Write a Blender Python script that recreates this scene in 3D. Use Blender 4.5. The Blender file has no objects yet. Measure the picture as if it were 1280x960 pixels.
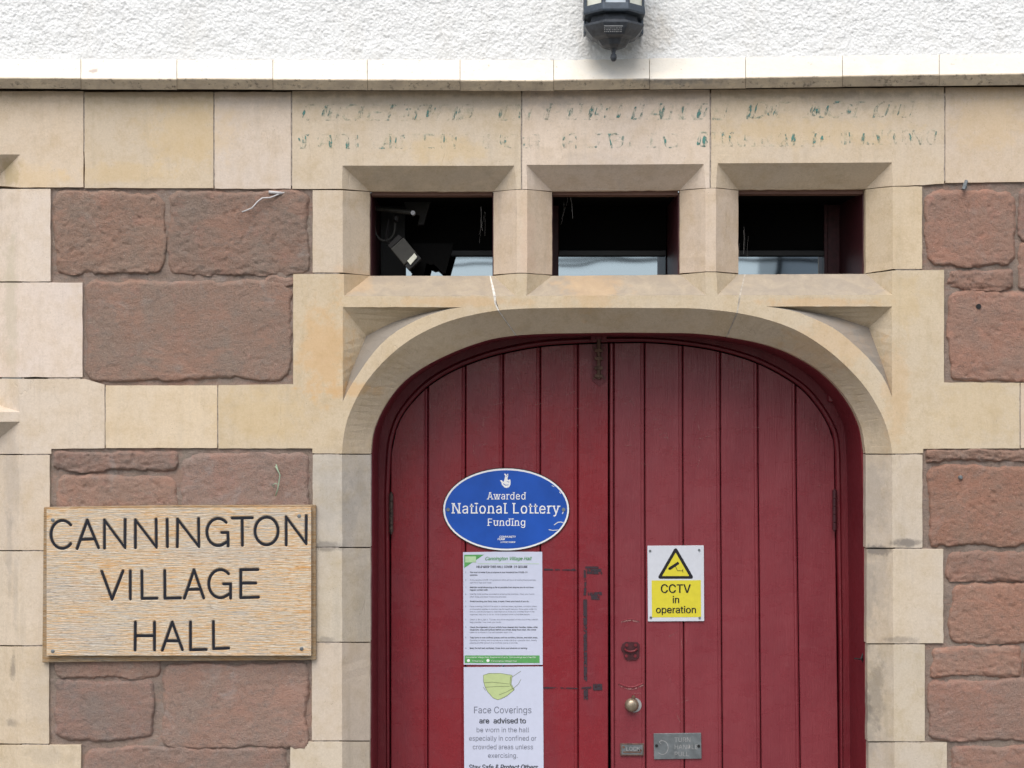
import bpy, bmesh, math, random, os
from mathutils import Vector, noise
from mathutils.geometry import tessellate_polygon
random.seed(7)
scn = bpy.context.scene
# ------------------------------------------------------------------ camera
S = 380.0            # photograph pixels per metre on the wall's face
D = 5.0              # camera to wall face
ZC = 1.95            # camera height
cam_d = bpy.data.cameras.new('camera'); cam = bpy.data.objects.new('camera', cam_d)
scn.collection.objects.link(cam); scn.camera = cam
cam.location = (0, -D, ZC); cam.rotation_euler = (math.radians(90), 0, 0)
cam_d.sensor_width = 36; cam_d.lens = 36 * D / (1280 / S); cam_d.clip_end = 3000
# ------------------------------------------------------------------ sky and sun
SUN_EL, SUN_AZ = math.radians(55), math.radians(194)      # bright cloud, light from behind and above the camera
w = bpy.data.worlds.new('World'); scn.world = w; w.use_nodes = True
nt = w.node_tree; nt.nodes.clear()
sky = nt.nodes.new('ShaderNodeTexSky'); sky.sky_type = 'NISHITA'; sky.sun_disc = False
sky.sun_elevation = SUN_EL; sky.sun_rotation = SUN_AZ; sky.air_density = 1.0; sky.dust_density = 2.5; sky.ozone_density = 1.0
hs = nt.nodes.new('ShaderNodeHueSaturation'); hs.inputs['Saturation'].default_value = 0.45
bg = nt.nodes.new('ShaderNodeBackground'); bg.inputs['Strength'].default_value = 0.15
wo = nt.nodes.new('ShaderNodeOutputWorld')
nt.links.new(sky.outputs[0], hs.inputs['Color']); nt.links.new(hs.outputs[0], bg.inputs[0]); nt.links.new(bg.outputs[0], wo.inputs[0])
sl = bpy.data.lights.new('sun', 'SUN'); sl.energy = 1.5; sl.angle = math.radians(42); sl.color = (1.0, 0.965, 0.91)
so = bpy.data.objects.new('sun', sl); scn.collection.objects.link(so)
sd = Vector((math.sin(SUN_AZ) * math.cos(SUN_EL), math.cos(SUN_AZ) * math.cos(SUN_EL), math.sin(SUN_EL)))
so.rotation_euler = sd.to_track_quat('Z', 'Y').to_euler(); so.location = sd * 20
scn.view_settings.view_transform = 'Standard'; scn.view_settings.look = 'None'; scn.view_settings.gamma = 1
scn.view_settings.exposure = 0.50
# ------------------------------------------------------------------ helpers
COL = scn.collection
def P(px, py, d=0.0):
    k = (D + d) / D / S
    return Vector(((px - 640) * k, d, ZC + (480 - py) * k))
def XZ(px, py, dref, d):
    v = P(px, py, dref); v.y = d; return v
ORG = {}
def tag(o, label=None, cat=None, group=None, kind=None):
    if label: o['label'] = label
    if cat: o['category'] = cat
    if group: o['group'] = group
    if kind: o['kind'] = kind
    return o
def thing(name, loc, label, cat, group=None):
    o = bpy.data.objects.new(name, None); COL.objects.link(o); o.location = loc; o.empty_display_size = 0.1
    ORG[o.name] = Vector(loc); return tag(o, label, cat, group, 'thing' if cat else None)
def obj(name, verts, faces, mat, parent=None, smooth=False, loc=None, color=None, bevel=0, seg=2, mats=None, fm=None):
    L = ORG[parent.name] if parent is not None else Vector(loc if loc is not None else (0, 0, 0))
    me = bpy.data.meshes.new(name)
    me.from_pydata([tuple(Vector(v) - L) for v in verts], [], faces)
    return _fin(name, me, mat, parent, L, smooth, color, bevel, seg, mats, fm)
def _fin(name, me, mat, parent, L, smooth, color, bevel, seg, mats=None, fm=None):
    for m in (mats or [mat]): me.materials.append(m)
    if fm: me.polygons.foreach_set('material_index', fm)
    if smooth: me.polygons.foreach_set('use_smooth', [True] * len(me.polygons))
    me.update()
    o = bpy.data.objects.new(name, me); COL.objects.link(o)
    if parent is not None: o.parent = parent; ORG[o.name] = L
    else: o.location = L; ORG[o.name] = L
    if color: o.color = (*color, 1)
    if bevel:
        b = o.modifiers.new('edge', 'BEVEL'); b.width = bevel; b.segments = seg; b.limit_method = 'ANGLE'; b.angle_limit = math.radians(28)
    return o
def objbm(name, bm, mat, parent=None, smooth=False, loc=None, color=None, bevel=0, seg=2):
    L = ORG[parent.name] if parent is not None else Vector(loc if loc is not None else (0, 0, 0))
    bmesh.ops.translate(bm, verts=bm.verts, vec=-L)
    me = bpy.data.meshes.new(name); bm.to_mesh(me); bm.free()
    return _fin(name, me, mat, parent, L, smooth, color, bevel, seg)
class MB:
    def __init__(s): s.v = []; s.f = []
    def add(s, v, f):
        n = len(s.v); s.v += list(v); s.f += [tuple(i + n for i in q) for q in f]
    def box(s, a, b):
        x0, y0, z0 = a; x1, y1, z1 = b
        s.add([(x0,y0,z0),(x1,y0,z0),(x1,y1,z0),(x0,y1,z0),(x0,y0,z1),(x1,y0,z1),(x1,y1,z1),(x0,y1,z1)],
              [(0,3,2,1),(4,5,6,7),(0,1,5,4),(1,2,6,5),(2,3,7,6),(3,0,4,7)])
    def pbox(s, x0, y0, x1, y1, d0, d1):          # a box whose front shows at these pixels, from depth d0 back to d1
        a = P(x0, y1, d0); b = P(x1, y0, d0); s.box((a.x, d0, a.z), (b.x, d1, b.z))
    def prism(s, pts, d0, d1):
        fr = [P(x, y, d0) for x, y in pts]; n = len(fr)
        bk = [Vector((p.x, d1, p.z)) for p in fr]
        tri = tessellate_polygon([fr])
        f = [tuple(t) for t in tri] + [tuple(i + n for i in reversed(t)) for t in tri]
        f += [(i, (i + 1) % n, (i + 1) % n + n, i + n) for i in range(n)]
        s.add(fr + bk, f)
    def tube(s, pts, r, seg=8, caps=True):
        pts = [Vector(p) for p in pts]; n = len(s.v); rings = []
        up = Vector((0.13, 0.31, 0.94))
        for i, p in enumerate(pts):
            t = (pts[min(i + 1, len(pts) - 1)] - pts[max(i - 1, 0)]).normalized()
            a = t.cross(up)
            if a.length < 1e-3: a = t.cross(Vector((1, 0, 0)))
            a.normalize(); b = t.cross(a)
            rr = r[i] if isinstance(r, (list, tuple)) else r
            s.v += [p + (a * math.cos(2 * math.pi * k / seg) + b * math.sin(2 * math.pi * k / seg)) * rr for k in range(seg)]
            rings.append(n + i * seg)
        for a, b in zip(rings, rings[1:]):
            s.f += [(a + k, a + (k + 1) % seg, b + (k + 1) % seg, b + k) for k in range(seg)]
        if caps:
            s.f += [tuple(rings[0] + k for k in reversed(range(seg))), tuple(rings[-1] + k for k in range(seg))]
    def lathe(s, c, axis, prof, seg=24):          # prof: (radius, distance along axis); axis 'y' or 'z'
        n = len(s.v); c = Vector(c)
        for r, h in prof:
            for k in range(seg):
                a = 2 * math.pi * (k + 0.5) / seg
                s.v.append(c + (Vector((r * math.cos(a), h, r * math.sin(a))) if axis == 'y' else Vector((r * math.cos(a), r * math.sin(a), h))))
        for i in range(len(prof) - 1):
            s.f += [(n + i * seg + k, n + i * seg + (k + 1) % seg, n + (i + 1) * seg + (k + 1) % seg, n + (i + 1) * seg + k) for k in range(seg)]
        s.f += [tuple(n + k for k in range(seg)), tuple(n + (len(prof) - 1) * seg + k for k in range(seg))]
    def build(s, name, mat, parent=None, **k): 
        o = obj(name, s.v, s.f, mat, parent, **k)
        bm = bmesh.new(); bm.from_mesh(o.data); bmesh.ops.recalc_face_normals(bm, faces=bm.faces); bm.to_mesh(o.data); bm.free()
        return o
# ------------------------------------------------------------------ materials
class NT:
    def __init__(s, name, rough=0.8, spec=0.3):
        s.m = bpy.data.materials.new(name); s.m.use_nodes = True; s.t = s.m.node_tree
        s.b = s.t.nodes['Principled BSDF']; s.out = s.t.nodes['Material Output']
        s.b.inputs['Roughness'].default_value = rough; s.b.inputs['Specular IOR Level'].default_value = spec
        g = s.n('ShaderNodeNewGeometry'); s.pos = g.outputs['Position']
    def n(s, t, **k):
        q = s.t.nodes.new(t)
        for a, v in k.items(): setattr(q, a, v)
        return q
    def l(s, a, b): s.t.links.new(a, b)
    def put(s, sock, v):
        if isinstance(v, (int, float)): sock.default_value = v
        elif isinstance(v, (tuple, list)): sock.default_value = (*v, 1) if len(v) == 3 and sock.type == 'RGBA' else v
        else: s.l(v, sock)
    def map(s, scale, loc=(0, 0, 0)):
        q = s.n('ShaderNodeMapping'); s.l(s.pos, q.inputs['Vector']); q.inputs['Scale'].default_value = scale; q.inputs['Location'].default_value = loc
        return q.outputs[0]
    def noise(s, scale, detail=4, rough=0.55, vec=None, dist=0.0):
        q = s.n('ShaderNodeTexNoise'); q.inputs['Scale'].default_value = scale; q.inputs['Detail'].default_value = detail
        q.inputs['Roughness'].default_value = rough; q.inputs['Distortion'].default_value = dist
        s.l(vec if vec is not None else s.pos, q.inputs['Vector']); return q.outputs['Fac']
    def voro(s, scale, vec=None, feature='F1'):
        q = s.n('ShaderNodeTexVoronoi', feature=feature); q.inputs['Scale'].default_value = scale
        s.l(vec if vec is not None else s.pos, q.inputs['Vector']); return q.outputs['Distance']
    def rng(s, v, a, b, c=0.0, d=1.0, smooth=False):
        q = s.n('ShaderNodeMapRange'); q.interpolation_type = 'SMOOTHSTEP' if smooth else 'LINEAR'
        s.l(v, q.inputs[0])
        for i, x in enumerate((a, b, c, d)): q.inputs[i + 1].default_value = x
        return q.outputs[0]
    def math(s, op, a, b=0.0):
        q = s.n('ShaderNodeMath', operation=op); s.put(q.inputs[0], a); s.put(q.inputs[1], b); return q.outputs[0]
    def mix(s, f, a, b, mode='MIX'):
        q = s.n('ShaderNodeMix', data_type='RGBA', blend_type=mode)
        s.put(q.inputs[0], f); s.put(q.inputs[6], a); s.put(q.inputs[7], b); return q.outputs[2]
    def bump(s, h, dist, strength=1.0, prev=None):
        q = s.n('ShaderNodeBump'); q.inputs['Distance'].default_value = dist; q.inputs['Strength'].default_value = strength
        s.l(h, q.inputs['Height'])
        if prev is not None: s.l(prev, q.inputs['Normal'])
        return q.outputs[0]
    def tint(s, c):
        q = s.n('ShaderNodeObjectInfo'); return s.mix(1.0, c, q.outputs['Color'], 'MULTIPLY')
    def blotch(s, px, py, rx, ry, n=None, d=0.0, amp=0.9):
        c = P(px, py, d); sx, sz = S / rx, S / ry
        v = s.map((sx, 0.0, sz), (-c.x * sx, 0, -c.z * sz))
        q = s.n('ShaderNodeVectorMath', operation='LENGTH'); s.l(v, q.inputs[0]); r = q.outputs['Value']
        if n is not None: r = s.math('ADD', r, s.math('MULTIPLY', s.math('SUBTRACT', n, 0.5), amp * 2))
        return s.rng(r, 1.0, 0.35, smooth=True)
    def done(s, col, normal=None, rough=None):
        s.put(s.b.inputs['Base Color'], col)
        if normal is not None: s.l(normal, s.b.inputs['Normal'])
        if rough is not None: s.put(s.b.inputs['Roughness'], rough)
        return s.m
def flat(name, col, rough=0.6, metal=0.0, spec=0.4, var=0.12, bump=0.0003, scale=60):
    t = NT(name, rough, spec); t.b.inputs['Metallic'].default_value = metal
    n = t.noise(scale, 4); f = t.rng(n, 0.3, 0.7, 1 - var, 1 + var)
    c = t.mix(1.0, col, t.math('MULTIPLY', f, 1.0), 'MULTIPLY')
    return t.done(c, t.bump(n, bump) if bump else None)

def ashlar(dirty=0):
    t = NT(('dressed_stone', 'grimy_stone_ledge', 'black_crusted_stone')[dirty], 0.88, 0.2)
    drip = t.noise(1.0, 5, 0.65, t.map((16, 16, 1.3), (3, 5, 1)))
    big = t.noise(2.6, 3, 0.5); mid = t.noise(13, 6, 0.62); fine = t.noise(160, 5, 0.7); wobble = t.noise(22, 5, 0.65)
    c = t.mix(t.rng(big, 0.38, 0.62), (0.635, 0.545, 0.435), (0.605, 0.530, 0.445))
    c = t.mix(t.rng(mid, 0.45, 0.72), c, (0.56, 0.465, 0.345))
    streak = t.noise(1.0, 5, 0.6, t.map((30, 30, 3.2)))
    c = t.mix(t.rng(streak, 0.56, 0.74, 0, 0.26), c, (0.37, 0.32, 0.25)); c = t.mix(t.rng(drip, 0.56, 0.72, 0, 0.24), c, (0.40, 0.365, 0.315))
    c = t.mix(t.rng(fine, 0.3, 0.7, 0.26, 0.0), c, (0.25, 0.2, 0.14))
    gr = t.noise(52, 6, 0.75, None, 0.4); c = t.mix(t.rng(gr, 0.50, 0.70, 0, 0.17), c, (0.33, 0.275, 0.20)); c = t.mix(t.rng(gr, 0.46, 0.30, 0, 0.15), c, (0.66, 0.59, 0.50))
    sc_ = t.noise(1, 5, 0.7, t.map((90, 30, 22)), 0.8); c = t.mix(t.rng(sc_, 0.60, 0.70, 0, 0.14), c, (0.68, 0.62, 0.54))
    if dirty: c = t.mix(t.rng(t.noise(17, 5, .65, None, .6), .25, .60, *((.5, .9) if dirty == 1 else (.8, 1.0))), c, (0.32, 0.285, 0.26) if dirty == 1 else (0.24, 0.225, 0.22))
    O, G, K, Y = (0.60, 0.38, 0.19), (0.29, 0.265, 0.24), (0.15, 0.135, 0.125), (0.60, 0.46, 0.26)
    stains_and_tones = [(405, 440, 34, 55, O, .55), (430, 487, 50, 9, O, .5), (440, 350, 25, 20, O, .3), (575, 377, 90, 6, O, .35), (1020, 378, 80, 6, O, .45),
              (1040, 430, 60, 30, O, .32), (740, 360, 40, 30, O, .35), (1120, 490, 18, 60, O, .3), (1128, 375, 30, 30, Y, .3),
              (240, 165, 60, 40, Y, .45), (150, 215, 70, 12, Y, .4), (560, 125, 160, 12, G, .28), (1090, 125, 90, 12, G, .3), (1235, 150, 50, 40, Y, .35), (45, 220, 40, 16, Y, .4),
              (745, 200, 60, 10, G, .16), 
              (460, 419, 10, 6, K, .4), (1088, 411, 10, 6, K, .4),  # darker at the deepest point of each spandrel
              (1098, 625, 14, 50, G, .35), (1132, 679, 18, 5, K, .85), (1104, 690, 12, 6, K, .8), (1092, 745, 9, 50, G, .5), (1104, 730, 8, 40, G, .3), (1100, 865, 9, 50, K, .5), (1090, 890, 6, 25, K, .5), (1092, 925, 14, 25, G, .5), (1130, 800, 22, 4, K, .5),
              (410, 683, 22, 6, K, .6), (435, 645, 10, 35, G, .3), (448, 610, 8, 30, G, .25), (410, 800, 12, 4, K, .5), (455, 760, 14, 60, G, .25), (410, 610, 20, 50, G, .25),
              (8, 690, 6, 50, G, .35), (18, 740, 5, 40, G, .2), (14, 835, 5, 16, K, .6), (12, 905, 10, 6, K, .5), (12, 600, 14, 60, G, .3), (10, 380, 12, 90, (0.42, 0.38, 0.26), .5), (10, 215, 16, 18, (0.36, 0.3, 0.17), .6),  # the olive entries tone the left window's splay and head
              (50, 870, 20, 50, G, .2), (60, 945, 30, 12, G, .25), (1225, 510, 60, 40, Y, .25), (330, 520, 60, 30, Y, .35), (660, 300, 10, 50, (0.6, .46, .36), .4),
              (540, 222, 110, 12, G, .2), (500, 128, 300, 8, G, .22), (900, 118, 300, 5, K, .35), (200, 118, 300, 4, K, .3), (555, 187, 60, 16, Y, .4), (1010, 165, 120, 18, Y, .35)]  # includes two long dark bands directly below the string course
    for x, y, rx, ry, col, k in stains_and_tones:
        c = t.mix(t.math('MULTIPLY', t.blotch(x, y, rx * 1.25, ry * 1.35, wobble, 0, 1.1), k * .85), c, col)
    if dirty == 2: c = t.mix(t.rng(t.noise(20, 5, .6), .2, .65, .92, .5), c, (0.245, 0.23, 0.225))
    pit = t.voro(210); pm = t.noise(31, 2)
    pits = t.math('MULTIPLY', t.rng(pit, 0.16, 0.10), t.rng(pm, 0.54, 0.62))
    c = t.mix(t.math('MULTIPLY', pits, 0.75), c, (0.12, 0.10, 0.08))
    pit2 = t.math('MULTIPLY', t.rng(t.voro(95), 0.10, 0.06), t.rng(t.noise(11, 3), 0.52, 0.60)); c = t.mix(t.math('MULTIPLY', pit2, 0.8), c, (0.10, 0.085, 0.075)); pits = t.math('MAXIMUM', pits, pit2)
    cr = t.noise(1.0, 3, 0.5, t.map((9, 9, 1.1)), 0.35)          # fine upright hair cracks
    crk = t.math('MULTIPLY', t.rng(t.math('ABSOLUTE', t.math('SUBTRACT', cr, 0.5)), 0.0045, 0.0015), t.rng(t.noise(6.0, 2, 0.5, t.map((1, 1, 1), (4, 3, 7))), 0.56, 0.62))
    c = t.mix(t.math('MULTIPLY', crk, 0.0), c, (0.25, 0.2, 0.15))
    h = t.math('SUBTRACT', t.math('ADD', t.math('MULTIPLY', fine, 0.35), mid), t.math('MULTIPLY', t.math('ADD', pits, crk), 0.5))
    return t.done(t.tint(c), t.bump(t.math('ADD', h, t.math('MULTIPLY', gr, .4)), 0.0022, 0.6))
def sandstone(name, mortar=False):
    t = NT(name, 0.92, 0.15)
    big = t.noise(7, 5, 0.6); mid = t.noise(34, 8, 0.74, t.map((1, 1, 1.3)), 0.15); fine = t.noise(190, 6, 0.75)
    if mortar:
        c = t.mix(t.rng(big, 0.4, 0.62), (0.31, 0.225, 0.18), (0.27, 0.22, 0.18))
        c = t.mix(t.rng(mid, 0.45, 0.75), c, (0.30, 0.235, 0.21))
    else:
        c = t.mix(t.rng(big, 0.38, 0.64), (0.290, 0.178, 0.136), (0.258, 0.190, 0.155))
        c = t.mix(t.rng(mid, 0.5, 0.72, 0, .75), c, (0.205, 0.168, 0.150))
        c = t.mix(t.rng(t.noise(15, 6, .7, t.map((1, 1, 1), (3, 9, 1))), 0.55, 0.7, 0, 0.6), c, (0.36, 0.20, 0.16))
    c = t.mix(t.rng(fine, 0.28, 0.52, 0.5, 0.0), c, (0.11, 0.078, 0.066))
    c = t.mix(t.rng(t.noise(330, 3, .6), 0.56, 0.66, 0.0, 0.35), c, (0.42, 0.32, 0.28))
    c = t.mix(t.rng(t.noise(9, 6, .72, None, .8), 0.57, 0.70, 0.0, 0.45), c, (0.31, 0.275, 0.255)); pk = t.math('MULTIPLY', t.rng(t.voro(60), .12, .07), t.rng(t.noise(16, 3), .53, .6)); c = t.mix(t.math('MULTIPLY', pk, .7), c, (.06, .045, .04)); c = t.mix(t.rng(t.noise(5, 6, .7, t.map((1, 1, 2), (7, 1, 2)), .5), 0.54, 0.62, 0.0, 0.5), c, (0.345, 0.20, 0.15)); c = t.mix(t.rng(t.noise(1, 5, .7, t.map((26, 20, 75)), 1.0), .60, .68, 0, .5), c, (.12, .09, .08))
    c = t.mix(t.rng(t.noise(60, 5, .8), 0.60, 0.72, 0.0, 0.55), c, (0.34, 0.25, 0.22))
    sp = t.math('MULTIPLY', t.rng(t.voro(85), 0.11, 0.07), t.rng(t.noise(19, 2), 0.58, 0.62))
    c = t.mix(t.math('MULTIPLY', sp, 0.7), c, (0.62, 0.57, 0.52))
    b = t.bump(mid, 0.008, 0.55); b = t.bump(fine, 0.006, 0.9, b)
    return t.done(t.tint(c), b)
def render_white():
    t = NT('white_roughcast', 0.9, 0.15)
    n = t.noise(75, 5, 0.65); v = t.voro(120, feature='SMOOTH_F1')
    c = t.mix(t.rng(t.noise(9, 5), 0.5, 0.75, 0, .35), (0.80, 0.80, 0.79), (0.68, 0.67, 0.645))
    c = t.mix(t.rng(t.noise(150, 4, .7), .60, .68, 0, .5), c, (0.42, 0.41, 0.39))
    c = t.mix(t.rng(t.noise(1, 5, .6, t.map((7, 7, 2))), .52, .72, 0, .35), c, (0.66, 0.63, 0.58))
    c = t.mix(t.math('MULTIPLY', t.rng(v, 0.5, 0.75), .35), c, (0.5, 0.49, 0.47))
    wb = t.noise(26, 4)
    c = t.mix(t.math('MULTIPLY', t.blotch(805, 45, 40, 45, wb), .35), c, (0.50, 0.43, 0.34))
    c = t.mix(t.math('MULTIPLY', t.blotch(735, 45, 20, 45, wb), .2), c, (0.50, 0.43, 0.34))
    return t.done(c, t.bump(t.math('ADD', n, v), 0.004, 0.7))
def cope():
    t = NT('string_course_stone', 0.85, 0.2)  # same cream stone; brightness of the lit upper slope put into the colour
    a = t.noise(18, 5); b = t.noise(60, 4); g = t.n('ShaderNodeNewGeometry')
    c = t.mix(t.rng(a, 0.35, 0.65), (0.76, 0.72, 0.65), (0.72, 0.66, 0.57))
    c = t.mix(t.rng(t.noise(70, 3), .66, .72, 0, .6), c, (0.45, .33, .27))
    c = t.mix(t.math('MULTIPLY', t.blotch(122, 93, 8, 4, b), .8), c, (0.42, .34, .3))
    c = t.mix(t.math('MULTIPLY', t.blotch(800, 85, 90, 20, a), .4), c, (0.5, .47, .42))
    c = t.mix(t.math('MULTIPLY', t.blotch(1120, 85, 330, 40, a), .4), c, (0.56, .53, .47)); c = t.mix(t.rng(t.noise(34, 6, .8), .58, .74, 0, .35), c, (.52, .47, .40))
    return t.done(c, t.bump(b, 0.002))
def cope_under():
    t = NT('string_course_stone_bare', 0.9, 0.2)  # the same stone below the lip, with its dirt
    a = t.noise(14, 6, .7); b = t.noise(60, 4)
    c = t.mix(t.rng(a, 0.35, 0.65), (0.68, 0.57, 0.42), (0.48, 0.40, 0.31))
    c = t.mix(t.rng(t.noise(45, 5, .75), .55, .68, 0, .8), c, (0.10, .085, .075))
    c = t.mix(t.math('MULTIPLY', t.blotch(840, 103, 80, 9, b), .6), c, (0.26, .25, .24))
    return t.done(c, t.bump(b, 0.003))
def paint(name, col, col2, rough=(0.20, 0.40), v=0):
    t = NT(name, 0.4, 0.5)
    a = t.noise(3.5, 5, 0.6, t.map((2.2, 1, 0.8), (v, 0, 0))); fine = t.noise(1, 5, 0.6, t.map((260, 40, 14))); br = t.noise(40, 6, .7, None, 1.2)
    c = t.mix(t.rng(a, 0.38, 0.66), col, col2)
    c = t.mix(t.rng(br, 0.55, 0.75, 0, 0.22), c, (0.32, 0.10, 0.11))
    sc = t.noise(1, 5, .7, t.map((16, 4, 60)), 1.0)
    c = t.mix(t.rng(sc, 0.64, 0.72, 0, 0.3), c, (0.27, 0.09, 0.10))
    c = t.mix(t.rng(t.noise(150, 3), .70, .74, 0, .6), c, (0.06, 0.02, 0.02))
    b = t.bump(fine, 0.0016, 0.7); b = t.bump(br, 0.0010, 0.5, b); b = t.bump(t.noise(4.5, 3, .5, t.map((2.5, 1, .6))), 0.007, .6, b)
    return t.done(c, b, t.rng(t.noise(8, 5, .7, t.map((1, 1, 2.2))), 0.35, 0.65, rough[0], rough[1]))
def oak(name, b2=(0.66, 0.58, 0.45), a=(0.60, 0.50, 0.36), o=(0.58, 0.31, 0.11), g=(0.35, 0.325, 0.31)):
    t = NT(name, 0.75, 0.25)
    wav = t.map((1.6, 1, 9)); st = t.noise(1, 6, 0.7, t.map((14, 30, 330)), 0.7)
    st2 = t.noise(1, 3, 0.5, t.map((7, 30, 90)), 1.8); pa = t.noise(5, 4, .6, t.map((1, 1, 2.2)))
    c = t.mix(t.rng(st2, 0.38, 0.62), a, b2)
    c = t.mix(t.math('MULTIPLY', t.rng(st, 0.45, 0.58), t.rng(pa, 0.32, 0.62, .4, 1)), c, o)
    c = t.mix(t.math('MULTIPLY', t.rng(st, 0.54, 0.36), t.rng(pa, 0.62, 0.40, .25, 1)), c, g)
    w2 = t.noise(4, 4)
    gz = t.math('MAXIMUM', t.blotch(90, 735, 70, 22, w2), t.math('MAXIMUM', t.blotch(300, 690, 110, 18, w2), t.blotch(110, 790, 60, 20, w2)))
    c = t.mix(t.math('MULTIPLY', gz, .3), c, (0.46, 0.42, 0.38))
    fl = t.noise(1, 4, .7, t.map((48, 30, 330)), 0.5); c = t.mix(t.rng(fl, .54, .66, 0, .6), c, (0.16, .11, .07) if name[0] == 'w' else (.08, .05, .025)); c = t.mix(t.rng(fl, .45, .35, 0, .6 if name[0] == 'w' else .1), c, (0.74, .69, .60))
    return t.done(c, t.bump(st, 0.0025, 0.9))
M = dict(
    ash=ashlar(), ashd=ashlar(1), ashk=ashlar(2), red=sandstone('red_sandstone'), mort=sandstone('pink_mortar', True), white=render_white(), cope=cope(), copeu=cope_under(),
    joint=flat('pale_joint_mortar', (0.33, 0.285, 0.25), 0.95, var=0.4, bump=0.002, scale=90),
    door=paint('maroon_door_paint', (0.215, 0.018, 0.026), (0.185, 0.024, 0.034)), door2=paint('worn_maroon_door_paint', (0.215, 0.036, 0.046), (0.185, 0.028, 0.038), (0.22, 0.42), 3.7),
    frame=paint('maroon_frame_paint', (0.155, 0.012, 0.019), (0.13, 0.011, 0.018), (0.35, 0.5)), brown=flat('brown_undercoat', (0.16, 0.085, 0.065), 0.7),
    oak=oak('weathered_oak'), oak2=oak('brown_oak_edge', (0.33, 0.24, 0.14), (0.38, 0.28, 0.17), (0.30, 0.17, 0.07), (0.24, 0.21, 0.18)),
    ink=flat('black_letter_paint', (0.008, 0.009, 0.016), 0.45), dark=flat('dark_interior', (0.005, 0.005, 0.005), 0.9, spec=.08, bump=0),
    black=flat('black_metal', (0.012, 0.012, 0.013), 0.5), lamp=flat('blue_grey_lamp_metal', (0.055, 0.070, 0.090), 0.42, 0.3, 0.5, .25),
    lampu=flat('dark_lamp_metal', (0.055, 0.062, 0.074), 0.5, 0.2, 0.5, .3), lglass=flat('frosted_lamp_glass', (0.70, 0.70, 0.60), 0.3, var=.05, bump=0), lsil=flat('silvery_lamp_glass', (0.50, 0.56, 0.60), 0.2, var=.05, bump=0),
    blue=flat('blue_enamel', (0.014, 0.080, 0.40), 0.28, var=0.15, bump=0, scale=9), wht=flat('white_print', (0.80, 0.80, 0.80), 0.5, var=.03, bump=0),
    paper=flat('laminated_paper', (0.56, 0.59, 0.72), 0.22, spec=.5, var=.02, bump=0), green=flat('green_print', (0.10, 0.32, 0.10), 0.4, bump=0), pgreen=flat('pale_green_print', (0.42, 0.60, 0.36), 0.4, bump=0),
    grey=flat('grey_print', (0.16, 0.17, 0.22), 0.5, bump=0), dgrey=flat('dark_grey_print', (0.055, 0.06, 0.075), 0.5, bump=0), mask=flat('mask_green_print', (0.46, 0.55, 0.26), 0.5, bump=0, var=.05), maskl=flat('mask_line_print', (0.17, 0.20, 0.10), 0.5, bump=0),
    plast=flat('white_sign_plastic', (0.58, 0.60, 0.65), 0.35, var=.03, bump=0), yel=flat('yellow_print', (0.64, 0.56, 0.04), 0.4, var=.04, bump=0), pblack=flat('black_print', (0.012, 0.012, 0.015), 0.4, bump=0),
    steel=flat('dull_grey_metal', (0.20, 0.22, 0.23), 0.42, 0.55, var=.25, scale=30), steelt=flat('scratched_metal_lettering', (0.36, 0.36, 0.36), 0.5, 0.3), brass=flat('dull_brass', (0.30, 0.245, 0.18), 0.33, 0.6, var=.2),
    rust=flat('rusty_iron', (0.12, 0.065, 0.045), 0.75, var=.5, bump=.001, scale=90), wire=flat('pale_wire', (0.52, 0.50, 0.50), 0.5), twig=flat('pale_green_twig', (0.30, 0.38, 0.27), 0.7),
    camb=flat('grey_camera_plastic', (0.042, 0.040, 0.034), 0.5), camd=flat('dark_camera_plastic', (0.015, 0.013, 0.012), 0.6), tape=None, ghost=None, web=flat('cobweb_thread', (0.40, 0.38, 0.36), 0.8, bump=0),
    pave=flat('grey_paving', (0.17, 0.165, 0.155), 0.9, var=.2, scale=4, bump=.003), road=flat('asphalt', (0.05, 0.05, 0.05), 0.9, var=.3, scale=40, bump=.004), grass=flat('verge_ground', (0.06, 0.08, 0.03), 0.95, var=.4, scale=3))
def patchy(name, col, s1, lo, hi, rough=0.8, stretch=(1, 1, 1), s2=6.0, lo2=0.3, hi2=0.5):
    t = NT(name, rough, 0.2)
    n = t.noise(s1, 5, 0.65, t.map(stretch)); n2 = t.noise(s2, 3, .5)
    a = t.math('MULTIPLY', t.rng(n, lo, hi), t.rng(n2, lo2, hi2))
    tr = t.n('ShaderNodeBsdfTransparent'); mx = t.n('ShaderNodeMixShader')
    t.l(a, mx.inputs[0]); t.l(tr.outputs[0], mx.inputs[1]); t.l(t.b.outputs[0], mx.inputs[2]); t.l(mx.outputs[0], t.out.inputs[0])
    return t.done(col)
M['ghost'] = patchy('faded_green_lettering', (0.10, 0.235, 0.21), 110, 0.41, 0.60, s2=30, lo2=0.40, hi2=0.56, stretch=(1, 1, .45))
M['ghostp'] = patchy('pale_green_lettering_stain', (0.36, 0.45, 0.35), 42, 0.46, 0.80, s2=16, lo2=0.45, hi2=0.70)
M['ghosto'] = patchy('lettering_outline_scratches', (0.32, 0.28, 0.22), 90, 0.58, 0.74, s2=12, lo2=0.50, hi2=0.75)
M['tape'] = patchy('black_tape_residue', (0.045, 0.034, 0.042), 85, 0.38, 0.47, s2=20, lo2=0.2, hi2=0.3)
M['ghost2'] = patchy('faded_green_lettering_remains', (0.10, 0.25, 0.215), 110, 0.42, 0.58, s2=30, lo2=0.42, hi2=0.54, stretch=(1, 1, .45))
M['ghost3'] = patchy('worn_green_serif_lettering', (0.20, 0.33, 0.285), 60, 0.50, 0.68, s2=24, lo2=0.50, hi2=0.62)
M['joint2'] = flat('grey_joint_mortar', (.42, .37, .31), .95, var=.3)
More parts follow.
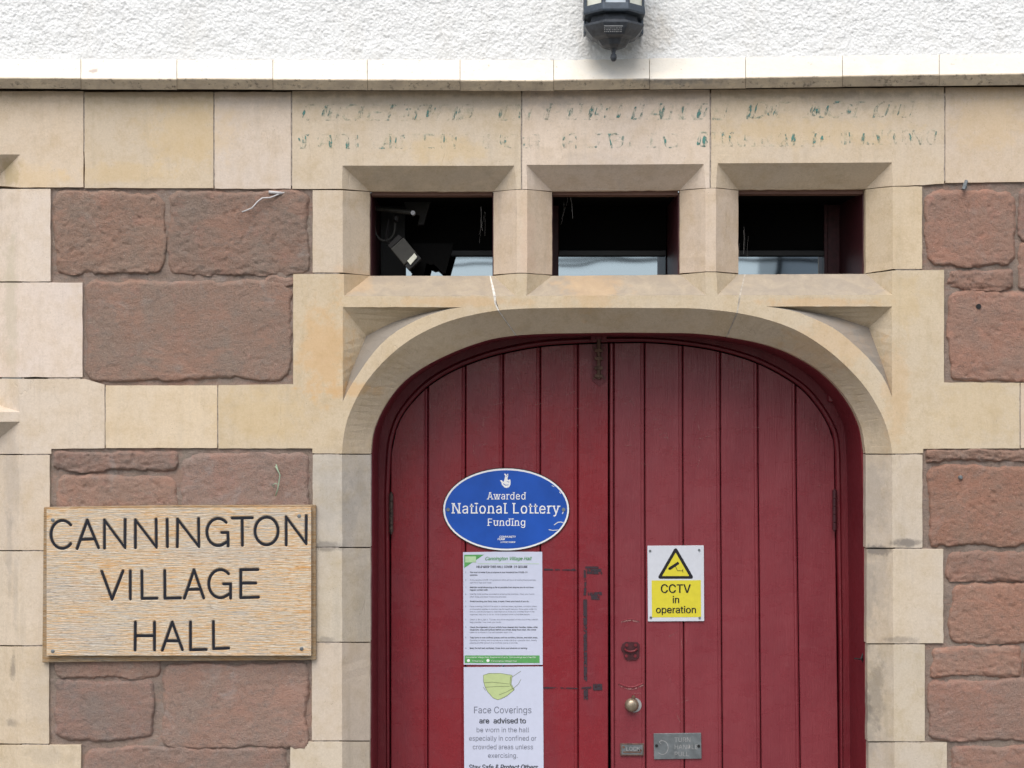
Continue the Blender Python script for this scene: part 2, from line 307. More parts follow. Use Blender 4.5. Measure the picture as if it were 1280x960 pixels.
M['filler'] = flat('white_joint_filler', (.66, .62, .56), .9, var=.3, bump=.002, scale=80)
M['hinge'] = flat('worn_brown_hinge_iron', (.075, .05, .042), .45, .4, var=.6, scale=80, bump=.001)
M['scuff'] = patchy('scraped_pale_paint', (0.36, 0.18, 0.17), 130, 0.42, 0.6)
def glassm():
    t = NT('sky_reflecting_glass', 0.03, 0.5); t.b.inputs['Metallic'].default_value = 1.0
    return t.done((0.33, 0.40, 0.47), t.bump(t.noise(2.2, 2), 0.0012))
M['glass'] = glassm()
M['old'] = flat('old_dark_maroon_paint', (0.055, 0.012, 0.016), 0.5, var=.3)  # fanlight shade put into the maroon; hinge and hasp share it
# ------------------------------------------------------------------ fonts and lettering
def font(fn):
    try: return bpy.data.fonts.load(os.path.join(bpy.utils.system_resource('DATAFILES'), 'fonts', fn))
    except Exception: return None
INTER = font('Inter.woff2')
def glyphs(body, fnt=None, bold=0.0, serif=0.0, res=3, space=1.0):
    """flat lettering as verts, faces in font units, cap height about 0.7"""
    V, F, x = [], [], 0.0
    def one(txt):
        cu = bpy.data.curves.new('lettering', 'FONT'); cu.body = txt; cu.resolution_u = res; cu.fill_mode = 'FRONT'; cu.space_character = space
        if fnt: cu.font = fnt
        o = bpy.data.objects.new('lettering', cu); me = bpy.data.meshes.new_from_object(o)
        v = [tuple(q.co[:2]) for q in me.vertices]; f = [tuple(p.vertices) for p in me.polygons]
        bpy.data.objects.remove(o); bpy.data.curves.remove(cu); bpy.data.meshes.remove(me); return v, f
    cap = max(y for _, y in one('H')[0])
    if not serif: return (*one(body), cap, bold)
    xh = max(y for _, y in one('x')[0])
    def adv(c):                                     # advance by the width of "c" between two bars
        a = one('|' + c + '|')[0]; b = one('||')[0]
        return max(p[0] for p in a) - max(p[0] for p in b)
    for c in body:
        if c != ' ':
            v, f = one(c); n = len(V); V += [(a + x, b) for a, b in v]; F += [tuple(i + n for i in q) for q in f]
            for lev, up in ((0.0, 1), (cap, -1), (xh, -1)):
                if lev == xh and c not in 'nrumpwy': continue
                if lev == cap and c in 'aeocg': continue
                xs = sorted(a for a, b in v if abs(b - lev) < 0.012)
                runs = []
                for a in xs:
                    if runs and a - runs[-1][1] < 0.16: runs[-1][1] = a
                    else: runs.append([a, a])
                for a, b in runs:
                    if b - a < 0.2 and b - a > 0.03:
                        n = len(V); e = serif; h = 0.05 * up
                        V += [(a - e + x, lev, 1), (b + e + x, lev, 1), (b + e + x, lev + h, 1), (a - e + x, lev + h, 1)]; F.append((n, n+1, n+2, n+3))
        x += adv(c) * space + serif * 0.9
    return V, F, cap, bold
def place(gl, x0, x1, base, cap=None, d=0.0, shear=0.0, rot=0.0, capn=0.73):
    """fit lettering between x0 and x1 (pixels), baseline at pixel row base, capital height cap pixels"""
    v, f, capn, bold = gl; xs = [q[0] for q in v]; lv = [0.00005 * (len(q) > 2) for q in v]; a0, a1 = min(xs) - bold, max(xs) + bold; k = (x1 - x0) / (a1 - a0); ky = cap / capn if cap else k
    out = []
    for a, b in (q[:2] for q in v):
        X, Y = x0 + (a - a0) * k + shear * b * ky, base - b * ky
        out.append((X, Y + rot * (X - x0)))
    n = len(out); V = [P(X, Y, d - z) for (X, Y), z in zip(out, lv)]; F = list(f)
    if bold:
        for j, q in enumerate((-1, 1)):
            V += [P(X + q * bold * k, Y + q * bold * k * .35, d - 0.00012 * (j + 1) - z) for (X, Y), z in zip(out, lv)]; F += [tuple(i + n * (j + 1) for i in t) for t in f]
    return V, F
def write(name, items, mat, parent, d, **kw):
    mb = MB(); fine = kw.pop('fine', False)
    if not fine and len(items) > 1:
        for it in items: write(name, [it], mat, parent, d, **kw)
        return
    for it in items:
        body, x0, x1, base = it[:4]; o = it[4] if len(it) > 4 else {}
        k = {**kw, **o}
        g = glyphs(body, k.get('fnt', INTER), k.get('bold', 0), k.get('serif', 0), k.get('res', 2), k.get('space', 1))
        mb.add(*place(g, x0, x1, base, k.get('cap'), d, k.get('shear', 0), k.get('rot', 0)))
    o = obj(name, mb.v, mb.f, mat, parent)
    if fine: o['kind'] = 'stuff'
    return o
def stroke(mb, pts, wpx, d, closed=False):
    """a flat pen stroke of even width with mitred joints and round ends"""
    pts = [Vector((x, y)) for x, y in pts]; n = len(pts); L, R = [], []
    for i, p in enumerate(pts):
        a = pts[(i - 1) % n] if (i or closed) else p; b = pts[(i + 1) % n] if (i < n - 1 or closed) else p
        t1 = (p - a).normalized() if (p - a).length else (b - p).normalized(); t2 = (b - p).normalized() if (b - p).length else t1
        t = (t1 + t2).normalized(); nrm = Vector((-t.y, t.x)); m = wpx / 2 / max(0.35, t.dot(t1))
        L.append(p + nrm * m); R.append(p - nrm * m)
    V = [P(q.x, q.y, d) for q in L] + [P(q.x, q.y, d) for q in R]
    F = [(i, i + 1, n + i + 1, n + i) for i in range(n - 1)]
    if closed: F.append((n - 1, 0, n, 2 * n - 1))
    mb.add(V, F)
    if not closed:
        for p in (pts[0], pts[-1]):
            mb.add([P(p.x + wpx / 2 * math.cos(k * math.pi / 4), p.y + wpx / 2 * math.sin(k * math.pi / 4), d - 0.0001) for k in range(8)], [tuple(range(8))])
def arc(cx, cy, rx, ry, a0, a1, n=14):
    return [(cx + rx * math.cos(math.radians(a0 + (a1 - a0) * i / n)), cy + ry * math.sin(math.radians(a0 + (a1 - a0) * i / n))) for i in range(n + 1)]
def disc(mb, cx, cy, r, d0, d1, seg=16, ry=None):
    mb.prism([(cx + r * math.cos(2 * math.pi * k / seg), cy + (ry or r) * math.sin(2 * math.pi * k / seg)) for k in range(seg)], d0, d1)

# ================================================================== GROUND
def sheet(name, x0, y0, x1, y1, z, mat, nx=1):
    o = obj(name, [(x0, y0, z), (x1, y0, z), (x1, y1, z), (x0, y1, z)], [(0, 1, 2, 3)], mat); tag(o, kind='structure'); return o
sheet('ground', -600, -600, 600, 600, -0.16, M['grass'])
k = MB(); k.box((-60, -3.2, -0.15), (60, 0.5, 0.0)); tag(k.build('pavement', M['pave'], bevel=0.01), kind='structure')
sheet('road', -60, -10.5, 60, -3.2, -0.13, M['road'])
k = MB(); k.box((-60, -13.5, -0.15), (60, -10.5, 0.0)); tag(k.build('pavement', M['pave'], bevel=0.01), kind='structure')

# ================================================================== THE WALL
wall = thing('stone_wall', (0, 0, 0), 'village hall front wall of cream dressed stone and red sandstone, white roughcast above', 'wall')
C = 0.09
def arclen(c, n):
    c = [Vector((a, b)) for a, b in c]; s = [0.0]
    # smooth through the points first (Catmull-Rom)
    sm = []
    for i in range(len(c) - 1):
        p0, p1, p2, p3 = c[max(i - 1, 0)], c[i], c[i + 1], c[min(i + 2, len(c) - 1)]
        for k in range(8):
            t = k / 8; sm.append(0.5 * ((2 * p1) + (-p0 + p2) * t + (2 * p0 - 5 * p1 + 4 * p2 - p3) * t * t + (-p0 + 3 * p1 - 3 * p2 + p3) * t ** 3))
    sm.append(c[-1]); c = sm
    for a, b in zip(c, c[1:]): s.append(s[-1] + (b - a).length)
    out = []; j = 0
    for i in range(n):
        q = s[-1] * i / (n - 1)
        while j < len(s) - 2 and s[j + 1] < q: j += 1
        f = (q - s[j]) / max(1e-9, s[j + 1] - s[j]); p = c[j].lerp(c[j + 1], f); out.append((p.x, p.y))
    return out
NA = 97
inner = arclen([(463.5, 567), (465.5, 546), (470, 530), (480.5, 508), (500.6, 481), (527.5, 460), (561, 442.6), (594.7, 429.5), (625, 421.8), (672, 417.4), (761, 415.5), (850, 416), (883.6, 418), (914, 421.8), (951, 429), (984, 440), (1018, 458.4), (1041.5, 478), (1059, 499), (1071, 520), (1078, 540), (1082, 567)], NA)
outer = arclen([(427.5, 567), (429.5, 545), (436, 519), (449.8, 490), (465.8, 467), (488.7, 443), (516, 422.5), (548, 406.4), (580, 396), (618, 388.6), (649, 386), (680, 385), (761, 384.3), (850, 385), (883.6, 386.5), (920.6, 391), (957.5, 399), (994.5, 412.4), (1028, 432.6), (1058, 457.8), (1082, 484.7), (1098.7, 511.5), (1108, 533), (1113, 552), (1115.5, 567)], NA)
def wob(l):
    """worn arrises: long edges get points a fraction of a pixel off the line, the same ones for both faces that share the edge"""
    l = [q if len(q) == 3 else (*q, 0.0) for q in l]; out = []
    for a, b in zip(l, l[1:] + l[:1]):
        out.append(a); L_ = math.hypot(a[0] - b[0], a[1] - b[1]); n = int(L_ / 9)
        if n < 2 or n > 90: continue
        sw = (b[0], b[1], b[2]) < (a[0], a[1], a[2]); p, q = (b, a) if sw else (a, b); mid = []
        for i in range(1, n):
            f = i / n; x, y, z = (p[j] + (q[j] - p[j]) * f for j in range(3)); r = random.Random(int(x * 13) * 7919 + int(y * 17) * 31)
            am = .55 if r.random() > .86 else .22; mid.append((x + r.uniform(-am, am) * (abs(q[1] - p[1]) / L_), y + r.uniform(-am, am) * (abs(q[0] - p[0]) / L_), z))
        out += mid[::-1] if sw else mid
    return out
def stone(name, faces, back=0.16, color=(1, 1, 1), bevel=0.0008, mat=None, holes=None):
    """faces: lists of (px,py,depth); each may be (outline, hole). Shared points are welded and the open edges run straight back into the wall"""
    bm = bmesh.new()
    for fc in faces:
        dirt = {'G': 1, 'K': 2}.get(fc[-1] if isinstance(fc[-1], str) else '', 0); fc = fc[:-1] if dirt else fc
        loops = fc if isinstance(fc[0][0], (list, tuple)) else [fc]
        vs = [[P(*q) for q in wob(l)] for l in loops]
        fl = [v for l in vs for v in l]; bv = [bm.verts.new(v) for v in fl]
        if len(loops) == 1 and len(fl) <= 4: tris = [tuple(range(len(fl)))]
        else: tris = tessellate_polygon(vs)
        for t in tris:
            try: bm.faces.new([bv[i] for i in t]).material_index = dirt
            except ValueError: pass
    bmesh.ops.remove_doubles(bm, verts=bm.verts, dist=0.0002)
    ed = [e for e in bm.edges if len(e.link_faces) == 1]
    ex = bmesh.ops.extrude_edge_only(bm, edges=ed)
    for v in ex['geom']:
        if isinstance(v, bmesh.types.BMVert): v.co.y = back
    bmesh.ops.recalc_face_normals(bm, faces=bm.faces)
    cen = Vector(); [cen.__iadd__(f.normal * f.calc_area()) for f in bm.faces if abs(f.normal.y) > 0.2]
    if cen.y > 0: bmesh.ops.reverse_faces(bm, faces=bm.faces)
    bmesh.ops.dissolve_limit(bm, angle_limit=math.radians(1), verts=bm.verts, edges=bm.edges, delimit={'MATERIAL'})
    o = objbm(name, bm, M['ash'], wall, color=color, bevel=bevel); o.data.materials.append(M['ashd']); o.data.materials.append(M['ashk']); return o
g = 0.85
def tint(seed, base=(1, 1, 1), a=0.035):
    r = random.Random(seed); k = 1 + r.uniform(-a, a); return (base[0] * k * (1 + r.uniform(-.01, .02)), base[1] * k, base[2] * k * (1 + r.uniform(-.03, .03)))
PINK, YEL, GRY = (1.16, 1.14, 1.20), (1.04, 0.98, 0.88), (0.92, 0.95, 0.98)
def block(x0, y0, x1, y1, base=(1, 1, 1), y0b=None, y1b=None, dz=0.0):
    """rectangular block; y0b, y1b are the right-hand heights"""
    y0b = y0 if y0b is None else y0b; y1b = y1 if y1b is None else y1b
    pts = [(x0 + g, y0 + g, dz), (x1 - g, y0b + g, dz), (x1 - g, y1b - g, dz), (x0 + g, y1 - g, dz)]
    return stone('dressed_stone_block', [pts], 0.16, tint(int(x0 * 7 + y0 * 13), base))
def cblock(x0, xf, xi, y0, y1, base, right=True, dy=1.5, yi=None):
    """jamb block: face from x0 to xf, splay from xf back to xi"""
    f = [(x0 + (g if right else -g), y0 + g, 0), (xf, y0 + g, 0), (xf, y1 - g, 0), (x0 + (g if right else -g), y1 - g, 0)]
    a_, b_ = yi or (y0 + g + dy * (480 - y0) / 240, y1 - g + dy * (480 - y1) / 240)
    c = [(xf, y0 + g, 0), (xi, a_, C), (xi, b_, C), (xf, y1 - g, 0)]
    return stone('dressed_stone_block', [f, c], 0.3, tint(int(x0 * 3 + y0 * 11), base))
# --- top course with the three window heads
stone('dressed_stone_block', [[(-200, 114, 0), (105 - g, 114, 0), (105 - g, 234, 0), (25, 234.3, 0), (25, 193, 0), (-200, 193, 0)],
      [(25, 193, 0), (-200, 193, 0), (-200, 231, C), (-12, 231, C)], [(25, 193, 0), (-12, 231, C), (25, 234.3, 0)]], 0.3, (1.10, 1.04, 0.98))
block(105, 114, 267.5, 236, (1.05, 0.99, 0.92), 114, 236); block(267.5, 114, 364.5, 236.5, (1.12, 1.08, 1.08), 114, 237)
stone('dressed_stone_block', [[(364.5 + g, 114, 0), (652 - g, 113.5, 0), (652 - g, 236.5, 0), (646, 236.5, 0), (643, 207, 0), (428, 207, 0), (428, 236, 0), (364.5 + g, 236, 0)],
      [(428, 207, 0), (643, 207, 0), (617, 239, C), (462, 239, C)], [(428, 207, 0), (462, 239, C), (428, 236, 0)], [(643, 207, 0), (646, 236.5, 0), (617, 239, C)]], 0.13, (1.04, 1.0, 0.94))
stone('dressed_stone_block', [[(652 + g, 113.5, 0), (888 - g, 112, 0), (888 - g, 235, 0), (882, 235, 0), (880, 205, 0), (658, 206, 0), (659, 236.5, 0), (652 + g, 236.5, 0)],
      [(658, 206, 0), (880, 205, 0), (850, 237.5, C), (690, 239, C)], [(658, 206, 0), (690, 239, C), (659, 236.5, 0)], [(880, 205, 0), (882, 235, 0), (850, 237.5, C)]], 0.13, (1.14, 1.10, 1.12))
stone('dressed_stone_block', [[(888 + g, 112, 0), (1181 - g, 109, 0), (1181 - g, 229.5, 0), (1154, 231.4, 0), (1116, 232.4, 0), (1115, 203, 0), (897, 204, 0), (895, 234.5, 0), (888 + g, 235, 0)],
      [(897, 204, 0), (1115, 203, 0), (1082, 236, C), (923, 237, C)], [(897, 204, 0), (923, 237, C), (895, 234.5, 0)], [(1115, 203, 0), (1116, 232.4, 0), (1082, 236, C)]], 0.13, (1.05, 1.0, 0.93))
block(1181, 108.5, 1420, 229.5, (1.06, 1.0, 0.93), 106, 226.5); block(1420, 106, 1700, 226.5, (1, 1, 1))
block(-440, 114, -200, 236, (1.05, 1, .95))
# --- window jambs and mullions
cblock(390, 428.5, 462, 237, 341.5, (1.05, 1.0, 0.93), yi=(239.8, 344.2)); cblock(1153.5, 1116, 1082, 232.5, 337, YEL, False, yi=(236.9, 341.6))
for xl, xa, xb, xr, y0, y1, bs in ((617, 646, 659, 690, 237.3, 341, (1.07, 1.0, .96)), (850, 882, 895, 923, 235.5, 339.3, (1.07, 1.0, .96))):
    y0i, y1i = y0 + 2.7, y1 + 2.2
    stone('mullion', [[(xa, y0, 0), (xb, y0, 0), (xb, y1, 0), (xa, y1, 0)], [(xa, y0, 0), (xa, y1, 0), (xl, y1i, C), (xl, y0i, C)], [(xb, y0, 0), (xr, y0i, C), (xr, y1i, C), (xb, y1, 0)]], 0.3, bs)
# --- the three stones of window sill and arch
iL = next(i for i, p in enumerate(outer) if p[0] > 618); iR = next(i for i, p in enumerate(outer) if p[0] > 921)
def lp(a, b, f): return (a[0] + (b[0] - a[0]) * f, a[1] + (b[1] - a[1]) * f)
for c in (outer, inner):          # a joint about a pixel wide: both stones stop just short of it
    L_, R_ = c[iL], c[iR]
    c[iL:iL + 1] = [lp(L_, c[iL - 1], .10), lp(L_, c[iL + 1], .10)]
    c[iR + 1:iR + 2] = [lp(R_, c[iR], .10), lp(R_, c[iR + 2], .10)]
iL += 1; iR += 2; NA += 2
def band(i0, i1): return [[(*outer[i], 0.0), (*outer[i + 1], 0.0), (*inner[i + 1], C), (*inner[i], C)] for i in range(i0, i1)]
def rs_(c, n): return arclen(c, n)
SD = 0.078
spo = rs_([(578, 384), (557, 387.5), (523, 399), (488.7, 419), (465.8, 442), (447.5, 468), (434.5, 489), (428.5, 502)], 15)   # rim on the arch side
v1 = rs_([(578, 384), (557.5, 385.8), (523, 393), (488.7, 404), (457.8, 420)], 8); v2 = rs_([(457.8, 420), (445, 450), (436, 473), (428.5, 502)], 8)
def spandrel(rim, va, vb, corner, tipd=0.0):
    val = va + vb[1:]; n = len(val)
    dep = [0.002 + SD * min(1, 2.4 * min(i, n - 1 - i) / (n - 1)) if 0 < i < n - 1 else 0.0 for i in range(n)]
    # ease the valley depth so that it is deepest at the apex
    dep = [SD * (1 - abs(i - (len(va) - 1)) / (len(va) - 1)) ** 0.8 if i < n - 1 and i > 0 else 0.0 for i in range(n)]
    V = [(*val[i], dep[i]) for i in range(n)]
    f = [[(*rim[i], 0.0), (*rim[i + 1], 0.0), V[i + 1], V[i], 'K'] for i in range(1, n - 2)]
    f.append([(*rim[0], 0.0), (*rim[1], 0.0), V[1], 'K']); f.append([(*rim[n - 2], 0.0), (*rim[n - 1], 0.0), V[n - 2], 'K'])
    k = len(va) - 1
    f.append([(*corner, 0.0)] + V[:k + 1][::1]); f.append([(*corner, 0.0)] + V[k:])
    hole = [(*corner, 0.0)] + [(*p, 0.0) for p in rim]
    return f, hole
sf, hole = spandrel(spo, v1, v2, (428.5, 384))
k = MB(); k2 = MB()
for kk, pts, wd in ((k, [(612.7, 344.8, C), (615.5, 357, C / 2), (618.3, 370, 0), (619, 379, 0), (*lp(outer[iL - 1], outer[iL], .5), 0), (*lp(inner[iL - 1], inner[iL], .5), C)], (1.2, 2.6, 3.2, 2.2, 1.6, 1.2)),
                    (k2, [(931.2, 343, C), (925, 369, 0), (*lp(outer[iR - 1], outer[iR], .5), 0), (*lp(inner[iR - 1], inner[iR], .5), C)], (1.8, 1.9, 1.9, 1.8))):
    for (a, wa), (b, wb) in zip(zip(pts, wd), zip(pts[1:], wd[1:])):
        kk.add([P(a[0] - wa / 2, a[1], a[2] + (-.0008 if kk is k else -.0004)), P(a[0] + wa / 2, a[1], a[2] + (-.0008 if kk is k else -.0004)), P(b[0] + wb / 2, b[1], b[2] + (-.0008 if kk is k else -.0004)), P(b[0] - wb / 2, b[1], b[2] + (-.0008 if kk is k else -.0004))], [(0, 1, 2, 3)])
tag(k.build('joint_filler', M['filler'], wall)); k2.build('joint_filler', M['joint2'], wall)
o1 = [(*p, 0.0) for p in outer[:iL]]
stone('arch_stone', [[[(366.5, 342.6, 0), (430, 342.4, 0), (430, 370, 0), (617.5, 370, 0)] + o1[::-1] + [(390.5, 566.4, 0), (390.5, 560.5, 0), (273, 560.5, 0), (273, 481.5, 0), (366.5, 480.3, 0)], hole],
      [(430, 342.4, 0), (462, 344.8, C), (430, 370, 0)], [(430, 370, 0), (462, 344.8, C), (612, 344.8, C), (617.5, 370, 0), 'G']] + band(0, iL - 1) + sf, 0.3, (1.0, 0.94, 0.82))
o2 = [(*p, 0.0) for p in outer[iL:iR]]
stone('arch_stone', [[(619, 370, 0), (644.5, 370.2, 0), (646, 342, 0), (659, 342, 0), (658, 370, 0), (882.5, 369, 0), (882, 340.3, 0), (895, 340.3, 0), (897, 369, 0), (924.3, 369, 0)] + o2[::-1],
      [(619, 370, 0), (613.5, 344.8, C), (617, 344.8, C), (644.5, 370.2, 0), 'G'], [(646, 342, 0), (644.5, 370.2, 0), (617, 344.8, C)], [(659, 342, 0), (690, 344.8, C), (658, 370, 0)],
      [(690, 344.8, C), (850, 343.4, C), (882.5, 369, 0), (658, 370, 0), 'G'], [(850, 343.4, C), (882, 340.3, 0), (882.5, 369, 0)], [(895, 340.3, 0), (923, 343, C), (897, 369, 0)],
      [(923, 343, C), (930.5, 343, C), (924.3, 369, 0), (897, 369, 0), 'G']] + band(iL, iR - 1), 0.3, (1.0, 0.95, 0.84))
rim = rs_([(957.5, 383), (991, 388.5), (1018, 398.5), (1045, 412), (1068, 431), (1088.5, 451), (1105, 473), (1115, 496)], 15)
v1 = rs_([(957.5, 383), (984, 385.3), (1018, 390.5), (1051.5, 398), (1086, 409.7)], 8); v2 = rs_([(1086, 409.7), (1095, 434), (1105, 461), (1115, 496)], 8)
sf, hole = spandrel(rim, v1, v2, (1115, 383))
o3 = [(*p, 0.0) for p in outer[iR:]]
stone('arch_stone', [[[(925.7, 369, 0), (1115, 368.5, 0), (1115, 338.2, 0), (1180, 337.4, 0), (1180, 478, 0), (1274.5, 478.5, 0), (1274.5, 560.4, 0), (1154, 561, 0), (1154, 566.4, 0)] + o3[::-1], hole],
      [(1115, 338.2, 0), (1115, 368.5, 0), (1082, 342.4, C)], [(925.7, 369, 0), (932, 343, C), (1082, 342.4, C), (1115, 368.5, 0), 'G']] + band(iR, NA - 1) + sf, 0.3, (0.99, 0.95, 0.86))
# --- door jambs
for a, b, xo, bs in ((567.6, 684.5, 390, GRY), (684.5, 803, 390, (.96, .96, .95)), (803, 926.5, 389, (.97, .96, .93)), (926.5, 1045, 362, (.98, .96, .92)), (1045, 1165, 390, GRY), (1165, 1222, 362, GRY)):
    cblock(xo, 427.5, 463.5 - (a - 567) * .004, a, b, bs, True, 0)
for a, b, xo, bs in ((567.6, 685.5, 1154, (.95, .95, .93)), (685.5, 805, 1180, (.98, .96, .93)), (805, 927.5, 1157, (.94, .95, .94)), (927.5, 1045, 1184.5, (.95, .94, .90)), (1045, 1165, 1157, GRY), (1165, 1222, 1184, GRY)):
    cblock(xo, 1115.5 + (a - 567) * .008, 1082 + (a - 567) * .010, a, b, bs, False, 0)
# --- quoins beside the window at the left
for a, b, xo, bs in ((235.3, 352.5, 64, PINK), (352.5, 472.5, 104, PINK), (568, 688.5, 63, (1.04, 1.0, .95)), (688.5, 807.5, 63, (1.05, 1.02, .98)), (807.5, 930.5, 62, (1.05, 1.02, .97)), (930.5, 1050, 102, (1.03, 1.0, .93)), (1050, 1165, 62, (1, 1, .95)), (1165, 1222, 102, (1, 1, .95))):
    cblock(xo, 25 - (a - 235) * .004, -12, a, b, bs, False, 0)
stone('dressed_stone_block', [[(25, 473.5, 0), (105, 473.5, 0), (130.7, 481, 0), (130.7, 560.3, 0), (64, 561, 0), (64, 567.3, 0), (24.5, 567.3, 0), (25, 527, 0), (-200, 527, 0), (-200, 515, 0), (25, 515, 0)],
      [(25, 473.5, 0), (25, 515, 0), (-12, 503, C), (-12, 473.5, C)], [(25, 515, 0), (-200, 515, 0), (-200, 503, C), (-12, 503, C)], [(25, 527, 0), (-12, 557, C), (-200, 557, C), (-200, 527, 0)], [(25, 527, 0), (24.5, 567.3, 0), (-12, 567.3, C), (-12, 557, C)]], 0.3, (1.10, 1.07, 1.06))
block(131.3, 481, 272.3, 561, (1.09, 1.04, .94)); block(1275.2, 477.8, 1500, 561, (1.07, 1.0, .97)); block(1500, 478, 1700, 561, (1, 1, 1))
for i, (a, b) in enumerate(((236, 352), (352, 472), (472, 568), (568, 688), (688, 808), (808, 930), (930, 1050), (1050, 1222))): block(-440, a, -200, b, (1.05, 1.02, .98))
# --- string course
XT = [-440, -320, -252, -134, -16, 101, 221, 341, 459, 575, 692, 812, 932, 1053, 1174, 1292, 1410, 1530, 1650, 1700]
def lerpt(tab, x):
    for (a, u), (b, v) in zip(tab, tab[1:]):
        if x <= b: return u + (v - u) * (x - a) / (b - a)
    return tab[-1][1]
top = [(-500, 72), (0, 73), (430, 74), (700, 74), (850, 71.5), (1280, 66), (1800, 62)]; lip = [(-500, 96), (0, 97), (430, 99), (690, 99.8), (813, 98), (1280, 91.5), (1800, 87)]; bot = [(-500, 110), (0, 111), (430, 113), (700, 113.3), (850, 111), (1280, 106.5), (1800, 102)]
for i, (a, b) in enumerate(zip(XT, XT[1:])):
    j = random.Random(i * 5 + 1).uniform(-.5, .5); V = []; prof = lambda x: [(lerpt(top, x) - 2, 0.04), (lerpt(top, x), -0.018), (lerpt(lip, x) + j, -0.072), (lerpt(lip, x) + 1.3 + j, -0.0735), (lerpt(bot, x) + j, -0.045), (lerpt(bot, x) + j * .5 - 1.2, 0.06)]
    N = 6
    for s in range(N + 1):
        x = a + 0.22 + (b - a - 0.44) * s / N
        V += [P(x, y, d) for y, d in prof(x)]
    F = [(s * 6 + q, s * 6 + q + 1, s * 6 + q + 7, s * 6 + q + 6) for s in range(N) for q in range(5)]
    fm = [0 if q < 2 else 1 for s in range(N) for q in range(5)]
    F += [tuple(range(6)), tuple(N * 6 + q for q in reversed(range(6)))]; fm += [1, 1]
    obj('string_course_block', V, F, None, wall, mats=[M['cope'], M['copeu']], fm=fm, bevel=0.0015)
# --- pale mortar behind the dressed joints, and the wall's core
k = MB()
for r in ((-436, 116, 1690, 190), (27, 190, 100, 232), (108, 190, 425, 232), (645, 190, 656, 340), (883, 190, 894, 340), (1118, 190, 1690, 226), (28, 236, 60, 1220), (30, 355, 100, 560), (100, 484, 424, 557), (393, 240, 424, 1220), (368, 345, 424, 560), (432, 372, 1110, 381), (1119, 235, 1150, 1220), (1119, 341, 1177, 560), (1119, 481, 1690, 557), (365, 930, 424, 1042), (1119, 690, 1177, 801), (1119, 931, 1180, 1042), (30, 935, 98, 1046), (-436, 236, -204, 1220)):
    k.pbox(*r, 0.0028, 0.03)
j_ = k.build('joint_mortar', M['joint'], wall)
k = MB()
def core(x0, y0, x1, y1, d0=0.1, d1=0.55): k.pbox(x0, y0, x1, y1, d0, d1)
core(27, 90, 428, 1225, .06); core(1118, 90, 1700, 1225, .06); core(428.6, 90, 1117.5, 203, .06); core(-440, 90, 26.4, 190, .06); core(-440, 190.5, -200, 1225, .06)
k.pbox(624, 232, 683, 352, .12, .55); k.pbox(857, 232, 916, 350, .12, .55); k.pbox(455, 349, 1100, 412, .12, .55)
k.build('wall_core', M['mort'], wall)
# --- mortar bed round the red stones, uneven
def nz(p, s, o=4): return noise.fractal(Vector(p) * s, 1.0, 2.1, o)
def bed(x0, y0, x1, y1, step=3.2):
    nx, ny = int((x1 - x0) / step), int((y1 - y0) / step); V = []
    for j in range(ny + 1):
        for i in range(nx + 1):
            x, y = x0 + (x1 - x0) * i / nx, y0 + (y1 - y0) * j / ny; p = (x / 100, y / 100, 3.3)
            V.append(P(x, y, 0.0085 + 0.0040 * nz(p, 2.1) + 0.003 * nz(p, 9) + 0.0016 * nz(p, 30)))
    F = [(j * (nx + 1) + i, (j + 1) * (nx + 1) + i, (j + 1) * (nx + 1) + i + 1, j * (nx + 1) + i + 1) for j in range(ny) for i in range(nx)]
    return obj('mortar_bed', V, F, M['mort'], wall, smooth=True)
bed(58, 230, 397, 1000); bed(1150, 222, 1330, 1000); bed(58, 1000, 397, 1222, 8); bed(1150, 1000, 1700, 1222, 8); bed(1330, 222, 1700, 1000, 7)
